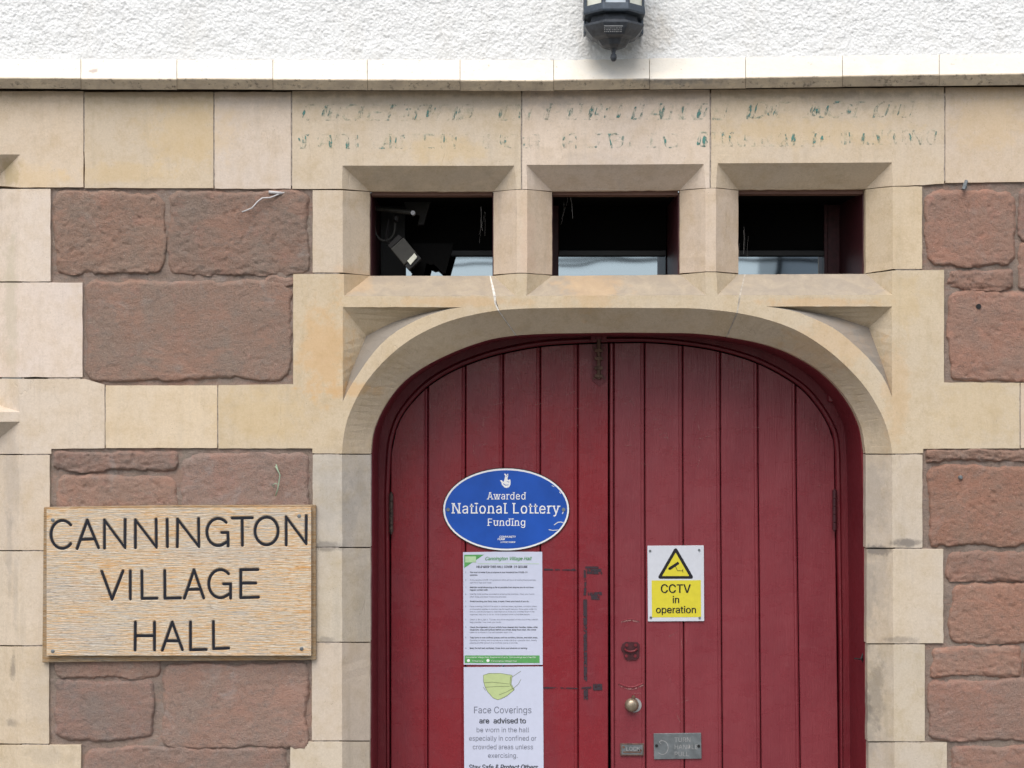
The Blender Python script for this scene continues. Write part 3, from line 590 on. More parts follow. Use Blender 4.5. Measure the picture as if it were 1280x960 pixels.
def rstone(x0, y0, x1, y1, seed=0, rad=9, step=1.9, proud=0.003, rough=1.0, tilt=0.0, col=(1, 1, 1), cut=None):
    r = random.Random(seed * 31 + 5); nx, ny = max(4, int((x1 - x0 + 6) / step)), max(4, int((y1 - y0 + 6) / step)); V = []
    cx, cy, hx, hy = (x0 + x1) / 2, (y0 + y1) / 2, (x1 - x0) / 2, (y1 - y0) / 2; rad = min(rad, hx * .8, hy * .8)
    for j in range(ny + 1):
        for i in range(nx + 1):
            x, y = x0 - 3 + (x1 - x0 + 6) * i / nx, y0 - 3 + (y1 - y0 + 6) * j / ny
            p = Vector((x / 100, y / 100, seed * 1.7))
            wx, wy = x + 5.5 * nz(p, 1.7, 2) + 2.6 * nz(p + Vector((5, 0, 0)), 7) + .8 * nz(p, 30, 2), y + 5.0 * nz(p + Vector((0, 9, 0)), 1.5, 2) + 2.8 * nz(p + Vector((3, 2, 0)), 7) + .8 * nz(p + Vector((3, 2, 4)), 30, 2)
            qx, qy = abs(wx - cx) - hx + rad, abs(wy - cy) - hy + rad
            dist = 2.5 - (math.hypot(max(qx, 0), max(qy, 0)) + min(max(qx, qy), 0) - rad)
            soft = 4.2 + 5 * noise.noise(Vector((p.x * 2.2, p.y * 2.2, p.z + 8))) + (2.0 if wy < cy else -1.0)
            e = min(1, max(0, dist / max(2.5, soft))); e = 1 - (1 - e) ** 2.0
            mid_ = noise.ridged_multi_fractal(Vector((p.x * 6, p.y * 13 + p.x * 2.5, p.z)), 1.0, 2.1, 4, 1.0, 2.0)
            h = proud + rough * (0.0050 * nz(p, 2.2, 3) + 0.0016 * (mid_ - 1.1) + 0.0018 * nz(p, 17) + 0.0022 * nz(p, 48, 3) - .004 * max(0, nz(p + Vector((1, 7, 2)), 13, 3) - .32) / .3)
            bl = math.exp(-max(0, (y1 - wy)) / 9.0); h += bl * rough * 0.008 * (noise.ridged_multi_fractal(Vector((p.x * 6, p.y * 26, p.z + 3)), 1, 2, 3, 1, 2) - 1.2)
            h += tilt * (y - cy) / hy * -0.004
            V.append(P(x, y, -(.62 * h * e - 0.0165 * (1 - e))))
    F = [(j * (nx + 1) + i, (j + 1) * (nx + 1) + i, (j + 1) * (nx + 1) + i + 1, j * (nx + 1) + i + 1) for j in range(ny) for i in range(nx)]
    k = (1 + r.uniform(-.09, .09)) * 1.12; hu = r.uniform(-.05, .05); col = (col[0] * (1 + hu), col[1], col[2] * (1 - hu))
    return obj('sandstone_block', V, F, M['red'], wall, smooth=True, color=(k * col[0], k * col[1], k * col[2]))
W = (1.07, .98, .95); Gy = (.98, 1.02, 1.03)
for a in [(69, 241, 207, 341, 1, 14, 1.9, .003, 1.1, 1, Gy), (212, 240, 387, 342, 2, 12, 1.9, .003, 1.1, 1, Gy), (108, 351, 363, 474, 3, 16, 1.9, .002, .6, 0, Gy), (332, 343, 364, 357, 4, 5),
          (70, 565, 223, 588, 5, 6, 1.9, .004, 1.3), (72, 594, 222, 646, 6, 12, 1.9, 0, 1.2), (229, 568, 387, 655, 7, 12, 1.9, .002, .9), (70, 652, 200, 745, 8), (207, 662, 386, 750, 9), (70, 752, 385, 815, 10),
          (70, 819, 200, 846, 11, 6), (69, 851, 190, 924, 12, 8, 1.9, .004, .7), (203, 830, 384, 934, 13, 9, 1.9, .004, .7), (107, 934, 358, 1010, 14, 10), (70, 1015, 210, 1100, 15, 8, 4), (216, 1018, 386, 1110, 16, 8, 4), (106, 1112, 384, 1216, 17, 8, 4),
          (1158, 238, 1267, 332, 21, 14, 1.9, .004, .9, 0, W), (1275, 236, 1420, 300, 22, 9, 1.9, .002, 1, 0, W), (1275, 305, 1400, 360, 27, 9, 1.9, .002, 1, 0, W), (1186, 337, 1266, 361, 23, 5, 1.9, .003, 1.8, 0, W), (1186, 366, 1420, 474, 24, 9, 1.9, .002, .9, 0, W),
          (1158, 563, 1410, 577, 25, 4, 1.9, .004, 1.8), (1161, 583, 1400, 681, 26, 13, 1.9, .004, .8, 0, W), (1184, 688, 1390, 724, 28, 6, 1.9, .003, 1.1, 0, W), (1187, 729, 1400, 802, 29, 10, 1.9, .003, 1, 0, W), (1162, 808, 1275, 846, 30, 8, 1.9, .003, 1.1, 0, W), (1282, 806, 1420, 846, 31, 8, 1.9, .003, 1, 0, W),
          (1162, 850, 1410, 924, 32, 9, 1.9, .003, .8, 0, W), (1190, 932, 1420, 1020, 33, 10, 1.9, .003, 1, 0, W), (1162, 1026, 1420, 1110, 34, 9, 4), (1190, 1118, 1420, 1216, 35, 9, 4)]:
    rstone(*a)
rr = random.Random(5)
for y0, y1 in ((238, 300), (306, 390), (396, 474), (566, 640), (646, 730), (736, 806), (812, 900), (906, 1000), (1006, 1100), (1106, 1214)):
    x = 1426
    while x < 1680:
        w_ = rr.uniform(90, 170); rstone(x, y0, min(x + w_, 1698), y1, int(x + y0), 9, 5); x += w_ + 7
# --- white roughcast above the string course
def roughcast(x0, y0, x1, y1, step, name='roughcast_panel'):
    nx, ny = int((x1 - x0) / step), int((y1 - y0) / step); V = []
    for j in range(ny + 1):
        for i in range(nx + 1):
            x, y = x0 + (x1 - x0) * i / nx, y0 + (y1 - y0) * j / ny; p = Vector((x / 100, y / 100, 8.1))
            a = noise.ridged_multi_fractal(Vector((p.x * 23 + nz(p, 11) * 1.6, p.y * 23 + p.x * 5 + nz(p + Vector((4, 4, 0)), 11) * 1.6, 1)), 1.0, 2.0, 2, 1.0, 2.0)
            fade = min(1, max(0.25, (lerpt(top, x) - y + 2) / 12)) if y > 40 else 1
            V.append(P(x, y, -0.02 - fade * (0.0007 * a - .0008) - 0.0024 * nz(p, 36, 3) * fade - 0.0024 * max(0, noise.noise(Vector((p.x * 52, p.y * 52, 4)))) * fade - .002 * nz(p, 6)))
    F = [(j * (nx + 1) + i, (j + 1) * (nx + 1) + i, (j + 1) * (nx + 1) + i + 1, j * (nx + 1) + i + 1) for j in range(ny) for i in range(nx)]
    return obj(name, V, F, M['white'], wall, smooth=True)
roughcast(-60, -60, 1340, 75.5, 1.6); roughcast(-440, -60, -60, 76, 8); roughcast(1340, -60, 1700, 72, 8); roughcast(-440, -700, 1700, -60, 14)
k = MB(); k.pbox(-440, -700, 1700, 88, .03, .5); k.build('wall_core', M['mort'], wall)
# --- faded painted lettering on the top course (flat paint on the stone)
L1 = [('LICENSED', 378, 592, 151), ('IN', 622, 664, 151), ('PURSUANCE', 678, 905, 150), ('OF', 931, 985, 148), ('ACT', 1003, 1076, 147.5), ('OF', 1090, 1144, 147)]
L2 = [('PARLIAMENT', 375, 590, 186), ('FOR', 606, 680, 186), ('PUBLIC', 700, 850, 185), ('SINGING', 873, 985, 183.5), ('AND', 1000, 1040, 183), ('DANCING', 1055, 1172, 181)]
write('painted_lettering', L1, M['ghostp'], wall, -0.0007, serif=.06, cap=21, shear=.30); write('painted_lettering', L2, M['ghostp'], wall, -0.0007, serif=.06, cap=19)
write('painted_lettering', L1, M['ghost3'], wall, -0.0010, serif=.06, cap=21, shear=.30); write('painted_lettering', L2, M['ghost3'], wall, -0.0010, serif=.06, cap=18)
rr = random.Random(12); k = MB(); k2 = MB()          # the thick strokes are what the paint has kept
def shard(kk, x, w_, y0, y1, sl, d):
    n = 5; L, Rr = [], []
    for i in range(n + 1):
        f = i / n; y = y1 + (y0 - y1) * f; xx = x + sl * f * (y1 - y0); t_ = w_ * (.55 + .45 * math.sin(math.pi * min(1, f * 1.1))) * .5
        L.append((xx - t_ + rr.uniform(-.5, .5), y)); Rr.append((xx + t_ + rr.uniform(-.5, .5), y))
    V = [P(*q, d) for q in L + Rr]; kk.add(V, [(i, i + 1, n + 2 + i, n + 1 + i) for i in range(n)])
for x, w_ in ((378, 3), (404, 6), (410, 2), (421, 4), (449, 6), (486, 4), (491, 2), (510, 3), (517, 5), (534, 6), (540, 2), (566, 5), (588, 3), (624, 5), (629, 2), (649, 4), (680, 5), (684, 2), (712, 5), (737, 6), (742, 2), (756, 4), (772, 6), (790, 4), (800, 3), (826, 4), (850, 4), (872, 5), (880, 3), (905, 2), (934, 5), (941, 2), (955, 3), (961, 5), (966, 2), (1012, 2), (1017, 7), (1031, 4), (1060, 7), (1092, 5), (1107, 3), (1117, 3), (1122, 2), (1137, 2)):
    b = 150.5 - max(0, x - 800) * .011; shard(k, x, w_, b - 20 + rr.uniform(0, 5), b - rr.uniform(0, 5), .30, -.0012)
for x, w_ in ((377, 3), (382, 2), (398, 2), (413, 4), (419, 3), (433, 3), (436, 2), (447, 2), (488, 3), (495, 2), (555, 2), (568, 4), (603, 2), (627, 5), (631, 2), (655, 4), (705, 4), (720, 2), (765, 2), (777, 3), (833, 3), (873, 5), (881, 6), (915, 3), (931, 2), (978, 4), (985, 3), (991, 6), (1018, 4), (1026, 4), (1052, 2), (1062, 2), (1078, 5), (1100, 4), (1118, 3), (1128, 2), (1140, 3), (1150, 5), (1157, 2), (1168, 3)):
    b = 186 - max(0, x - 700) * .010; q_ = rr.uniform(0, 6); shard(k2, x, w_, b - 19 + q_, b - rr.uniform(0, 6 - q_ * .5), rr.choice((0, 0, -.25, .15)), -.0012)
tag(k.build('painted_lettering', M['ghost'], wall), kind='stuff'); tag(k2.build('painted_lettering', M['ghost2'], wall), kind='stuff')
# --- the window at the left edge (only its splays show)
lw = thing('window', P(-100, 1000, .2), 'tall stone framed window cut off by the left edge of the picture', 'window')
k = MB(); 
for x0, x1 in ((-200, -185), (-26, -11)): k.pbox(x0, 225, x1, 1225, .18, .24)
k.pbox(-185, 225, -26, 245, .181, .239); k.pbox(-185, 500, -26, 560, .181, .239); k.pbox(-185, 1180, -26, 1225, .181, .239)
k.build('frame', M['frame'], lw)
for y0, y1 in ((245, 500), (560, 1180)):
    k = MB(); k.pbox(-185, y0, -26, y1, .205, .211); k.build('pane', M['glass'], lw)
k = MB(); k.pbox(-205, 220, 0, 1225, .5, .52); k.build('dark_blind', M['dark'], lw)  # near-black sheet closing the opening behind the panes
# ================================================================== FANLIGHTS
FL = [(462, 239, 617, 344.8, 507, 690, 'left'), (690, 238.5, 850, 344, 698, 832, 'm'), (923, 237, 1082, 343, 880, 1029, 'r')]
labs = ['fanlight with the security camera inside, leftmost of the three openings above the arch', 'fanlight between the two mullions, sky in its lower pane, dark above', 'rightmost fanlight, a pale house reflected at the bottom beside a broad maroon lining']
PD = 0.48
for (x0, y0, x1, y1, gx0, gx1, _), lab in zip(FL, labs):
    a, b = P(x0, y1, C), P(x1, y0, C)
    t = thing('fanlight_window', ((a.x + b.x) / 2, .3, a.z), lab, 'window', 'fanlights over the door')
    e = 0.004; zt, zb = b.z - 0.002, a.z - 0.02
    for nm, (xa, xb) in (('lining', (a.x - .03, a.x + e)), ('lining', (b.x - e, b.x + .03))):
        k = MB(); k.box((xa, .118, zb), (xb, .56, zt)); k.build(nm, M['old'], t, bevel=.001)
    k = MB(); k.box((a.x + e, .112, zt - .009), (b.x - e, .17, zt + .02)); k.build('head_rail', M['brown'], t)
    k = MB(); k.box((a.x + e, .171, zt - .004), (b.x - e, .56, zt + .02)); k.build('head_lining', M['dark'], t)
    # the glazed frame deep inside: stiles, a black sheet for interior darkness, a pane below it
    ga, gb = P(gx0, 319, PD), P(gx1, 318, PD)
    gl, gr = max(ga.x, a.x + e), min(gb.x, b.x - e)
    bar = ga.z
    if gl > a.x + .01:
        k = MB(); k.box((a.x + e, PD - .02, zb - .1), (gl, PD + .03, zt)); k.build('stile', M['old'] if x0 != 462 else M['black'], t, bevel=.002)
    if gr < b.x - .01:
        k = MB(); k.box((gr, PD - .02, zb - .1), (gr + .012, PD + .03, zt)); k.box((gr + .0121, PD - .01, zb - .1), (b.x - e, PD + .03, zt)); k.build('stile', M['old'], t, bevel=.002)
    k = MB(); k.box((gl, PD - .008, bar), (gr, PD + .03, zt)); k.build('upper_board', M['dark'], t)  # near-black sheet standing in for the dark interior above the pane
    k = MB(); k.box((gl, PD - .022, bar - .004), (gr, PD - .0081, bar + .016)); k.build('transom_bar', M['black'], t, bevel=.002)
    k = MB(); k.box((gl, PD + .004, zb - .15), (gr, PD + .01, bar - .001)); k.build('pane', M['glass'], t)
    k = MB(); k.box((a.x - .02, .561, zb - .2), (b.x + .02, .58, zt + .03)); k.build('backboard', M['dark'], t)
# security camera behind the left opening
cc = thing('security_camera', P(470, 300, .3), 'grey security camera hanging tilted from a bracket behind the left fanlight opening', 'camera')
k = MB(); k.tube([P(464, 260, .28), P(514, 265.5, .24)], [.0085, .0085], 12); k.build('bracket_arm', M['camb'], cc, smooth=False)
k = MB(); k.lathe(P(516, 265.8, .225), 'y', [(.0075, 0), (.008, .004), (.008, .03)], 16); k.build('end_cap', M['plast'], cc)
k = MB(); k.tube([P(x, y, .27) for x, y in [(467.5, 267)] + arc(481, 285, 12.5, 16, 190, 0, 14)[::1] + [(494, 274)]], .0045, 8); k.build('cable', M['camb'], cc, smooth=True)
k = MB(); k.lathe(P(495, 273, .26), 'z', [(.006, -.012), (.011, -.008), (.011, .006), (.007, .01)], 12); k.tube([P(486, 275, .29), P(482, 302, .27), P(494, 305, .27)], .006, 8); k.build('swivel', M['camd'], cc)
k = MB(); k.prism([(488, 311), (504.5, 296.5), (521, 317), (505, 331.5)], .20, .27); k.build('housing', M['camb'], cc, bevel=.003)
k = MB(); k.prism([(484, 307), (498, 293), (503, 297), (488, 311)], .21, .262); k.build('cable_gland', M['camd'], cc, bevel=.002)
k = MB(); k.prism([(505.5, 332), (521.6, 317.5), (526.5, 323), (511, 338)], .205, .265); k.build('lens_shroud', M['black'], cc, bevel=.002)
k = MB(); k.prism([(509, 326), (518, 316.5), (521.5, 321), (513, 331)], .196, .204); k.build('lens_window', M['lglass'], cc)
k = MB(); k.prism([(499, 238), (541, 243), (530, 281), (522, 282), (524, 270), (508, 262)], .34, .36); k.build('mounting_plate', M['camd'], cc, bevel=.002)
k = MB(); k.prism([(514, 304), (567, 304), (556.5, 341.5), (553, 341.5), (547, 334.5), (542, 330), (538, 331), (533, 328.5), (528, 348), (513, 348), (520.5, 326), (523, 320)], .30, .33); k.build('black_bracket', M['dark'], cc)
# cobweb threads in the openings
rr = random.Random(3)
for (x0, y0, n, lab, xs) in ((606, 262, 4, 'dusty cobweb threads at the right of the leftmost fanlight', 9), (707, 262, 3, 'dusty cobweb threads at the upper left of the middle fanlight', 8), (928, 300, 4, 'dusty cobweb threads in the lower left of the rightmost fanlight', 8)):
    k = MB()
    for i in range(n):
        p = Vector((x0 + rr.uniform(-xs, xs), y0 + rr.uniform(-22, 12))); pts = []
        q = rr.uniform(1.4, 1.75)
        for s in range(6): pts.append(P(p.x, p.y, .16 + .002 * s)); p += Vector((math.cos(q) * 5, math.sin(q) * 6)); q += rr.uniform(-.15, .15)
        k.tube(pts, .00014 if i else .0003, 3)
    tag(k.build('cobweb', M['web'], None), lab, 'cobweb')
# ================================================================== DOOR
DD = 0.36
leafc = [(487.5, 1228), (487.3, 800), (487.3, 620), (489, 575), (492, 550), (500.6, 524), (517.4, 500.5), (537.6, 481), (564.4, 464.4), (594.7, 451.7), (628, 441.8), (675, 433), (722, 429.6), (761, 428.3), (806, 427.8), (850, 431), (897, 438.5), (947.4, 454), (994, 480), (1018, 504), (1034.8, 531), (1042, 555), (1043.8, 612), (1048, 800), (1052, 1228)]
innc = [(462, 1228), (463.2, 620)] + inner + [(1082.6, 620), (1088.5, 1228)]
def topy(x):
    best = 1e9
    c = LC
    for (a, b), (e, f) in zip(c, c[1:]):
        if min(a, e) <= x <= max(a, e) and abs(e - a) > 1e-6:
            y = b + (f - b) * (x - a) / (e - a)
            if y < best: best = y
    return best if best < 1e9 else 560
def resplit(c, n, i0, i1):
    """uneven legs sampled apart from the arch so that both outlines pair up"""
    return c
NL = 101
def legarch(c, ys, arch_pts):
    return c
LCl = arclen(leafc[2:-2], NL)
LC = [leafc[0], leafc[1]] + LCl + [leafc[-2], leafc[-1]]
IC = [(462, 1228), (462.6, 800), (463.2, 620)] ; IC = [(462, 1228), (462.6, 800)] + arclen([(463.3, 620)] + inner[::4] + [(1082.8, 620)], NL) + [(1084.5, 800), (1088.5, 1228)]
# dense version of the arch for the leaf tops
door = thing('double_door', P(765, 1215, DD), 'tall maroon boarded double door under the stone arch, signs fixed to it', 'door')
def frame_profile():
    prof = [(0.0, DD + .03), (0.0, DD - .008), (1.2, DD - .013), (4.0, DD - .014), (5.8, DD - .009), (6.2, DD - .004), (7.2, DD - .006), (None, DD - .006)]
    V = []; m = len(prof)
    for (lx, ly), (ix, iy) in zip(LC, IC):
        A = P(lx, ly, DD); B = XZ(ix, iy, C, DD); dv = Vector((B.x - A.x, 0, B.z - A.z)); Ln = dv.length or 1e-6; dv /= Ln
        for off, d in prof:
            q = min((off + .6) / S * 1.07, Ln * .8) if off is not None else Ln
            V.append(Vector((A.x + dv.x * q, d, A.z + dv.z * q)))
    F = [(i * m + j, i * m + j + 1, (i + 1) * m + j + 1, (i + 1) * m + j) for i in range(len(LC) - 1) for j in range(m - 1)]
    o = obj('door_frame', V, F, M['frame'], door, smooth=False)
    return o
frame_profile()
V = []; e = .004
for i, (ix, iy) in enumerate(IC):      # painted lining of the stone reveal
    B = XZ(ix, iy, C, 0); c0 = P(773, 620, C); dv = Vector((c0.x - B.x, 0, max(0, c0.z - B.z) if B.z < c0.z - .3 else c0.z - B.z)); 
    if iy > 615: dv = Vector((1 if ix < 773 else -1, 0, 0))
    dv.normalize()
    for q, d in ((-.004, .125), (e - .001, .125), (e, .127), (e, DD + .0)): V.append(Vector((B.x + dv.x * q, d, B.z + dv.z * q)))
F = [(i * 4 + j, i * 4 + j + 1, i * 4 + j + 5, i * 4 + j + 4) for i in range(len(IC) - 1) for j in range(3)]
obj('reveal_lining', V, F, M['frame'], door)
k = MB(); k.pbox(455, 405, 1100, 1228, .45, .47); k.build('backing', M['dark'], door)
def leaf(xa, xb, grooves_top, grooves_bot, mat, left):
    o = thing('door_leaf', door.location, None, None); o.parent = door; o.location = (0, 0, 0); ORG[o.name] = Vector(door.location)
    gt = [xa] + grooves_top + [xb]; gb = [xa] + grooves_bot + [xb + (0 if left else 9)]
    for i in range(len(gt) - 1):
        fl, fr = gt[i], gt[i + 1]; bl, br = gb[i], gb[i + 1]; last = i == len(gt) - 2
        n = max(3, int((fr - fl - 7) / 5))
        prof = [(0, .010, .35), (0, .003, .5), (0, 0, 1.6)] + [(1, 0, j / n) for j in range(n + 1)]
        if not last: prof += [(2, .0018, -4.7), (2, .0018, -4.3), (2, .0005, -3.9), (2, -.001, -2.7), (2, .0008, -1.4), (2, .004, -.7), (2, .010, -.35)]
        else: prof += [(2, 0, -1.2), (2, .003, -.5), (2, .010, -.3)]
        lim = -5.6 if not last else -1.8; rj = random.Random(i * 3 + left); dj = rj.uniform(-.0012, .0012)
        V = []
        ysteps = [0, 4, 10, 25, 60, 120, 200, 300, 400, 520, 640, 800]
        for typ, dz, u in prof:
            xt = fl + u if typ == 0 else (fr + u if typ == 2 else (fl + 1.6) + (fr - fl - 1.6 + lim) * u)
            xo = (xt - fl) / (fr - fl); xbm = bl + (br - bl) * xo
            yt = topy(xt) + 1.4
            for ys in range(12):
                y = yt + (1224 - yt) * (ysteps[ys] / 800); x = xt + (xbm - xt) * max(0, (y - 560)) / 660
                V.append(P(x, y, DD + dz + dj))
        m = 12; F = [(a * m + b, a * m + b + 1, (a + 1) * m + b + 1, (a + 1) * m + b) for a in range(len(prof) - 1) for b in range(m - 1)]
        # top edge thickness
        tn = len(V); 
        for a in range(len(prof)): v = V[a * m].copy(); v.y = DD + .04; V.append(v)
        F += [(a * m, (a + 1) * m, tn + a + 1, tn + a) for a in range(len(prof) - 1)]
        obj('plank', V, F, mat, o)
    return o
ll = leaf(488.2, 760.6, [535, 582, 629, 675.5, 722.5], [535, 582.5, 629.5, 676, 723], M['door'], True)
rl = leaf(767.3, 1043, [806, 853.5, 900.5, 947.5, 995], [808.5, 857, 905, 954, 1004], M['door2'], False)
# cover bead on the meeting edge
V = []; prof = [(762.2, .012), (762.3, -.004), (763.4, -.0075), (765.4, -.0078), (766.6, -.004), (766.9, .004)]
for y in [topy(764) + 1.2, 480, 600, 750, 900, 1224]: V += [P(x + max(0, y - 600) * .004, y, DD + d) for x, d in prof]
obj('meeting_bead', V, [(a * 6 + b, a * 6 + 6 + b, a * 6 + 7 + b, a * 6 + b + 1) for a in range(5) for b in range(5)], M['door2'], rl)
# tower bolt at the head of the left leaf
k = MB(); k.prism([(740, 431), (758, 431), (758, 476), (749, 483), (740, 476)], DD - .004, DD + .001); o = k.build('bolt_plate', M['frame'], ll, bevel=.001)
k = MB(); k.tube([P(748.5, 424, DD - .012), P(748.5, 474, DD - .012)], .007, 10)
for y in (436, 446, 458, 468): k.pbox(743.5, y, 753.5, y + 4, DD - .022, DD - .003)
for x, y in ((742.5, 435), (755.5, 435), (742.5, 473), (755.5, 473)): disc(k, x, y, 1.3, DD - .006, DD - .003, 8)
k.build('bolt', M['rust'], ll, bevel=.001)
k = MB(); k.pbox(738.5, 419, 745, 427.5, DD - .024, DD - .004); k.pbox(752, 419, 758.5, 427.5, DD - .024, DD - .004); k.pbox(745.2, 420, 751.8, 424, DD - .027, DD - .02); k.build('bolt_keep', M['frame'], door, bevel=.001)
# hinges
for px, y0, y1, par, mt in ((489.0, 617, 666, ll, M['hinge']), (1043.2, 613, 663, rl, M['old'])):
    hk = MB(); n = 5
    for i in range(n):
        a, b = y0 + (y1 - y0) * i / n, y0 + (y1 - y0) * (i + 1) / n - .8
        hk.tube([P(px, a, DD - .025), P(px, b, DD - .025)], .0078, 10)
    hk.tube([P(px, y0 - 2, DD - .022), P(px, y1 + 1.5, DD - .022)], .004, 8); hk.build('hinge', mt, par)
rr = random.Random(9)
for par, spots in ((ll, ((560, 505, 60, 24), (640, 500, 60, 40), (700, 520, 40, 30), (590, 540, 40, 20))), (rl, ((790, 530, 20, 50), (830, 520, 30, 40), (880, 540, 40, 40), (930, 500, 40, 40), (790, 850, 14, 60), (845, 850, 30, 60), (1010, 560, 20, 50)))):
    k = MB()
    for cx_, cy_, sx_, sy_ in spots:
        for i in range(7):
            a = rr.uniform(-.5, .3) if rr.random() < .6 else rr.uniform(1.1, 1.9); L_ = rr.uniform(4, 18); x, y = cx_ + rr.uniform(-sx_, sx_) * .5, cy_ + rr.uniform(-sy_, sy_); b_ = rr.uniform(-.03, .03); pts = []
            for q in range(7): pts.append((x, y)); x += math.cos(a) * L_ / 6; y += math.sin(a) * L_ / 6; a += b_
            stroke(k, pts, rr.uniform(.3, .6), DD - .0022)
    tag(k.build('paint_scratches', M['scuff'], par), kind='stuff')
# iron pieces on the right leaf
k = MB(); k.prism([(778, 805), (782, 802.5), (797, 803), (799.5, 806), (799, 821), (795, 825), (783, 825), (780, 821), (779, 815), (776.5, 813), (776.5, 810)], DD - .005, DD + .001); hp = k.build('hasp_plate', M['old'], rl, bevel=.0012)
k = MB(); 
for x, y in ((783.5, 806.5), (794.5, 806.5), (783, 820), (794, 820)): disc(k, x, y, 2.0, DD - .0085, DD - .004, 10)
k.tube([P(*p, DD - .012) for p in arc(788.5, 809.5, 8, 5, 15, 165, 8)], .0035, 8); k.build('hasp_staple', M['frame'], rl)
k = MB(); k.lathe(P(789.6, 881, DD), 'y', [(.024, .002), (.025, -.003), (.022, -.016), (.014, -.022), (.004, -.024)][::-1], 28); k.build('door_knob', M['brass'], rl, smooth=True)
k = MB(); k.lathe(P(793, 881.5, DD), 'y', [(.025, -.0015), (.026, .001), (.026, .003)], 28); k.build('knob_rose', M['steelt'], rl)
k = MB(); disc(k, 792, 872, 2.4, DD - .012, DD, 12); k.build('lock_screw', M['rust'], rl, bevel=.001)
k = MB(); k.pbox(775.3, 929.5, 805, 944.5, DD - .005, DD + .001); lp = k.build('lock_plate', M['steel'], rl, bevel=.001)
k = MB()
for a in ((775.5, 929.5, 804.5, 930.6), (775.5, 943.2, 804.5, 944.3), (775.5, 931, 776.8, 943), (803.3, 931, 804.6, 943), (779, 939.5, 801, 941)): k.pbox(*a, DD - .0065, DD - .0045)
disc(k, 779.5, 934, 1.6, DD - .007, DD - .004, 8); disc(k, 801, 938, 1.4, DD - .007, DD - .004, 8); k.build('plate_rim', M['rust'], rl)
write('embossed_lettering', [('LOCK', 783, 800, 938.5)], M['steelt'], rl, DD - .0055, cap=5, bold=.01)
for (y, x0, x1, dy, wp) in ((776, 777, 799, -2, 1.6), (854, 773.5, 804, 5, 2.4)):
    k = MB(); k.tube([P(x0 + (x1 - x0) * i / 8, y + dy * math.sin(math.pi * i / 8) if dy > 0 else y + 2 * math.sin(math.pi * i / 8) * -1, DD - .0005) for i in range(9)], wp / S * .5, 6); k.build('paint_ridge', M['door2'], rl)
    k = MB(); stroke(k, [(x0 + (x1 - x0) * i / 8, y + wp + (dy if dy > 0 else -2) * math.sin(math.pi * i / 8)) for i in range(9)], 1.6, DD - .0018); k.build('paint_scuff', M['scuff'], rl)
# tape left on the left leaf
k = MB()
for i_, a in enumerate(((732, 708.6, 748, 710.6), (734, 711.5, 753, 717.5), (734.5, 740, 752, 744.5), (739, 744.2, 750, 749.5), (729.8, 713, 732.5, 722), (730.5, 724, 733, 733), (729.8, 735, 732.6, 744), (729.6, 749, 733.4, 852), (680, 710.8, 700, 712.6), (703, 711.2, 721, 713), (679, 859, 697, 860.4), (701, 859.2, 722, 860.6), (727, 858.6, 739, 861), (741, 855, 753, 862.5), (729.4, 862, 734.5, 874))):
    td = DD - .0020 - i_ * .00008
    k.add([P(a[0] + random.uniform(-.6, .6), a[1] + random.uniform(-.8, .8), td), P(a[2] + random.uniform(-.6, .6), a[1] + random.uniform(-.8, .8), td), P(a[2] + random.uniform(-.6, .6), a[3] + random.uniform(-.8, .8), td), P(a[0] + random.uniform(-.6, .6), a[3] + random.uniform(-.8, .8), td)], [(0, 1, 2, 3)])
tag(k.build('tape_residue', M['tape'], ll), kind='stuff')
# small fixings on the frame
k = MB(); k.lathe(P(1040, 492, .335), 'z', [(.012, -.03), (.017, -.026), (.018, .02), (.013, .03)], 14); tag(k.build('alarm_contact', M['frame'], None, smooth=False), 'small maroon cylinder fixed in the upper right corner of the door frame', 'fitting')
k = MB(); k.tube([P(1082, 800, .16), P(1081, 812, .15), P(1076, 824, .14), P(1068, 823, .14)], .0028, 6); k.tube([P(1077, 822, .14), P(1080, 829, .15)], .004, 6); tag(k.build('hook', M['black'], None), 'rusty bent hook sticking out of the right door reveal', 'hook')
# ================================================================== SIGNS ON THE DOOR
SDp = DD - .006
def ell(rx, ry, n=64): return [(632.7 + rx * math.cos(2 * math.pi * i / n), 636.8 + ry * math.sin(2 * math.pi * i / n)) for i in range(n)]
t = thing('oval_plaque', P(632.7, 688, SDp), 'blue oval enamel plaque with white rim and lottery funding wording', 'plaque')
k = MB(); k.prism(ell(79.5, 52.2), SDp, DD - .0015); k.build('dark_edge', M['black'], t)
k = MB(); k.prism(ell(78.6, 51.2), SDp - .001, SDp + .002); k.build('white_rim', M['wht'], t)
k = MB(); k.prism(ell(76.4, 49), SDp - .0018, SDp + .001); k.build('blue_panel', M['blue'], t)
LW = SDp - .0024
write('lettering', [('Awarded', 608.5, 657.5, 624.3, {'cap': 9}), ('National Lottery', 564.3, 700.5, 641.8, {'cap': 13}), ('Funding', 609, 656.5, 657.2, {'cap': 9})], M['wht'], t, LW, serif=.055, bold=.004, res=3)
write('lettering', [('COMMUNITY', 624, 644.5, 672.3, {'cap': 2.6}), ('FUND', 622, 631, 675.3, {'cap': 2.6}), ('LOTTERY FUNDED', 625.5, 644, 678.6, {'cap': 1.9})], M['wht'], t, LW, shear=.2, bold=.02, fine=True)
k = MB()   # the crossed fingers emblem
hand = [(625, 600.5), (627, 600.2), (629.5, 602.5), (630.5, 599.5), (631.6, 595), (630.2, 592.8), (631, 591.8), (632.5, 592.8), (633.4, 594.4), (634, 592.4), (635.3, 592.2), (635.3, 594.5), (634.3, 598.5), (635, 600), (637.8, 599.2), (638.3, 601.5), (638, 606), (636.3, 608.8), (633.5, 610), (630.5, 609.3), (627.5, 606), (626.5, 602.8)]
k.prism(hand, LW - .0002, LW + .0002); k.build('emblem', M['wht'], t)
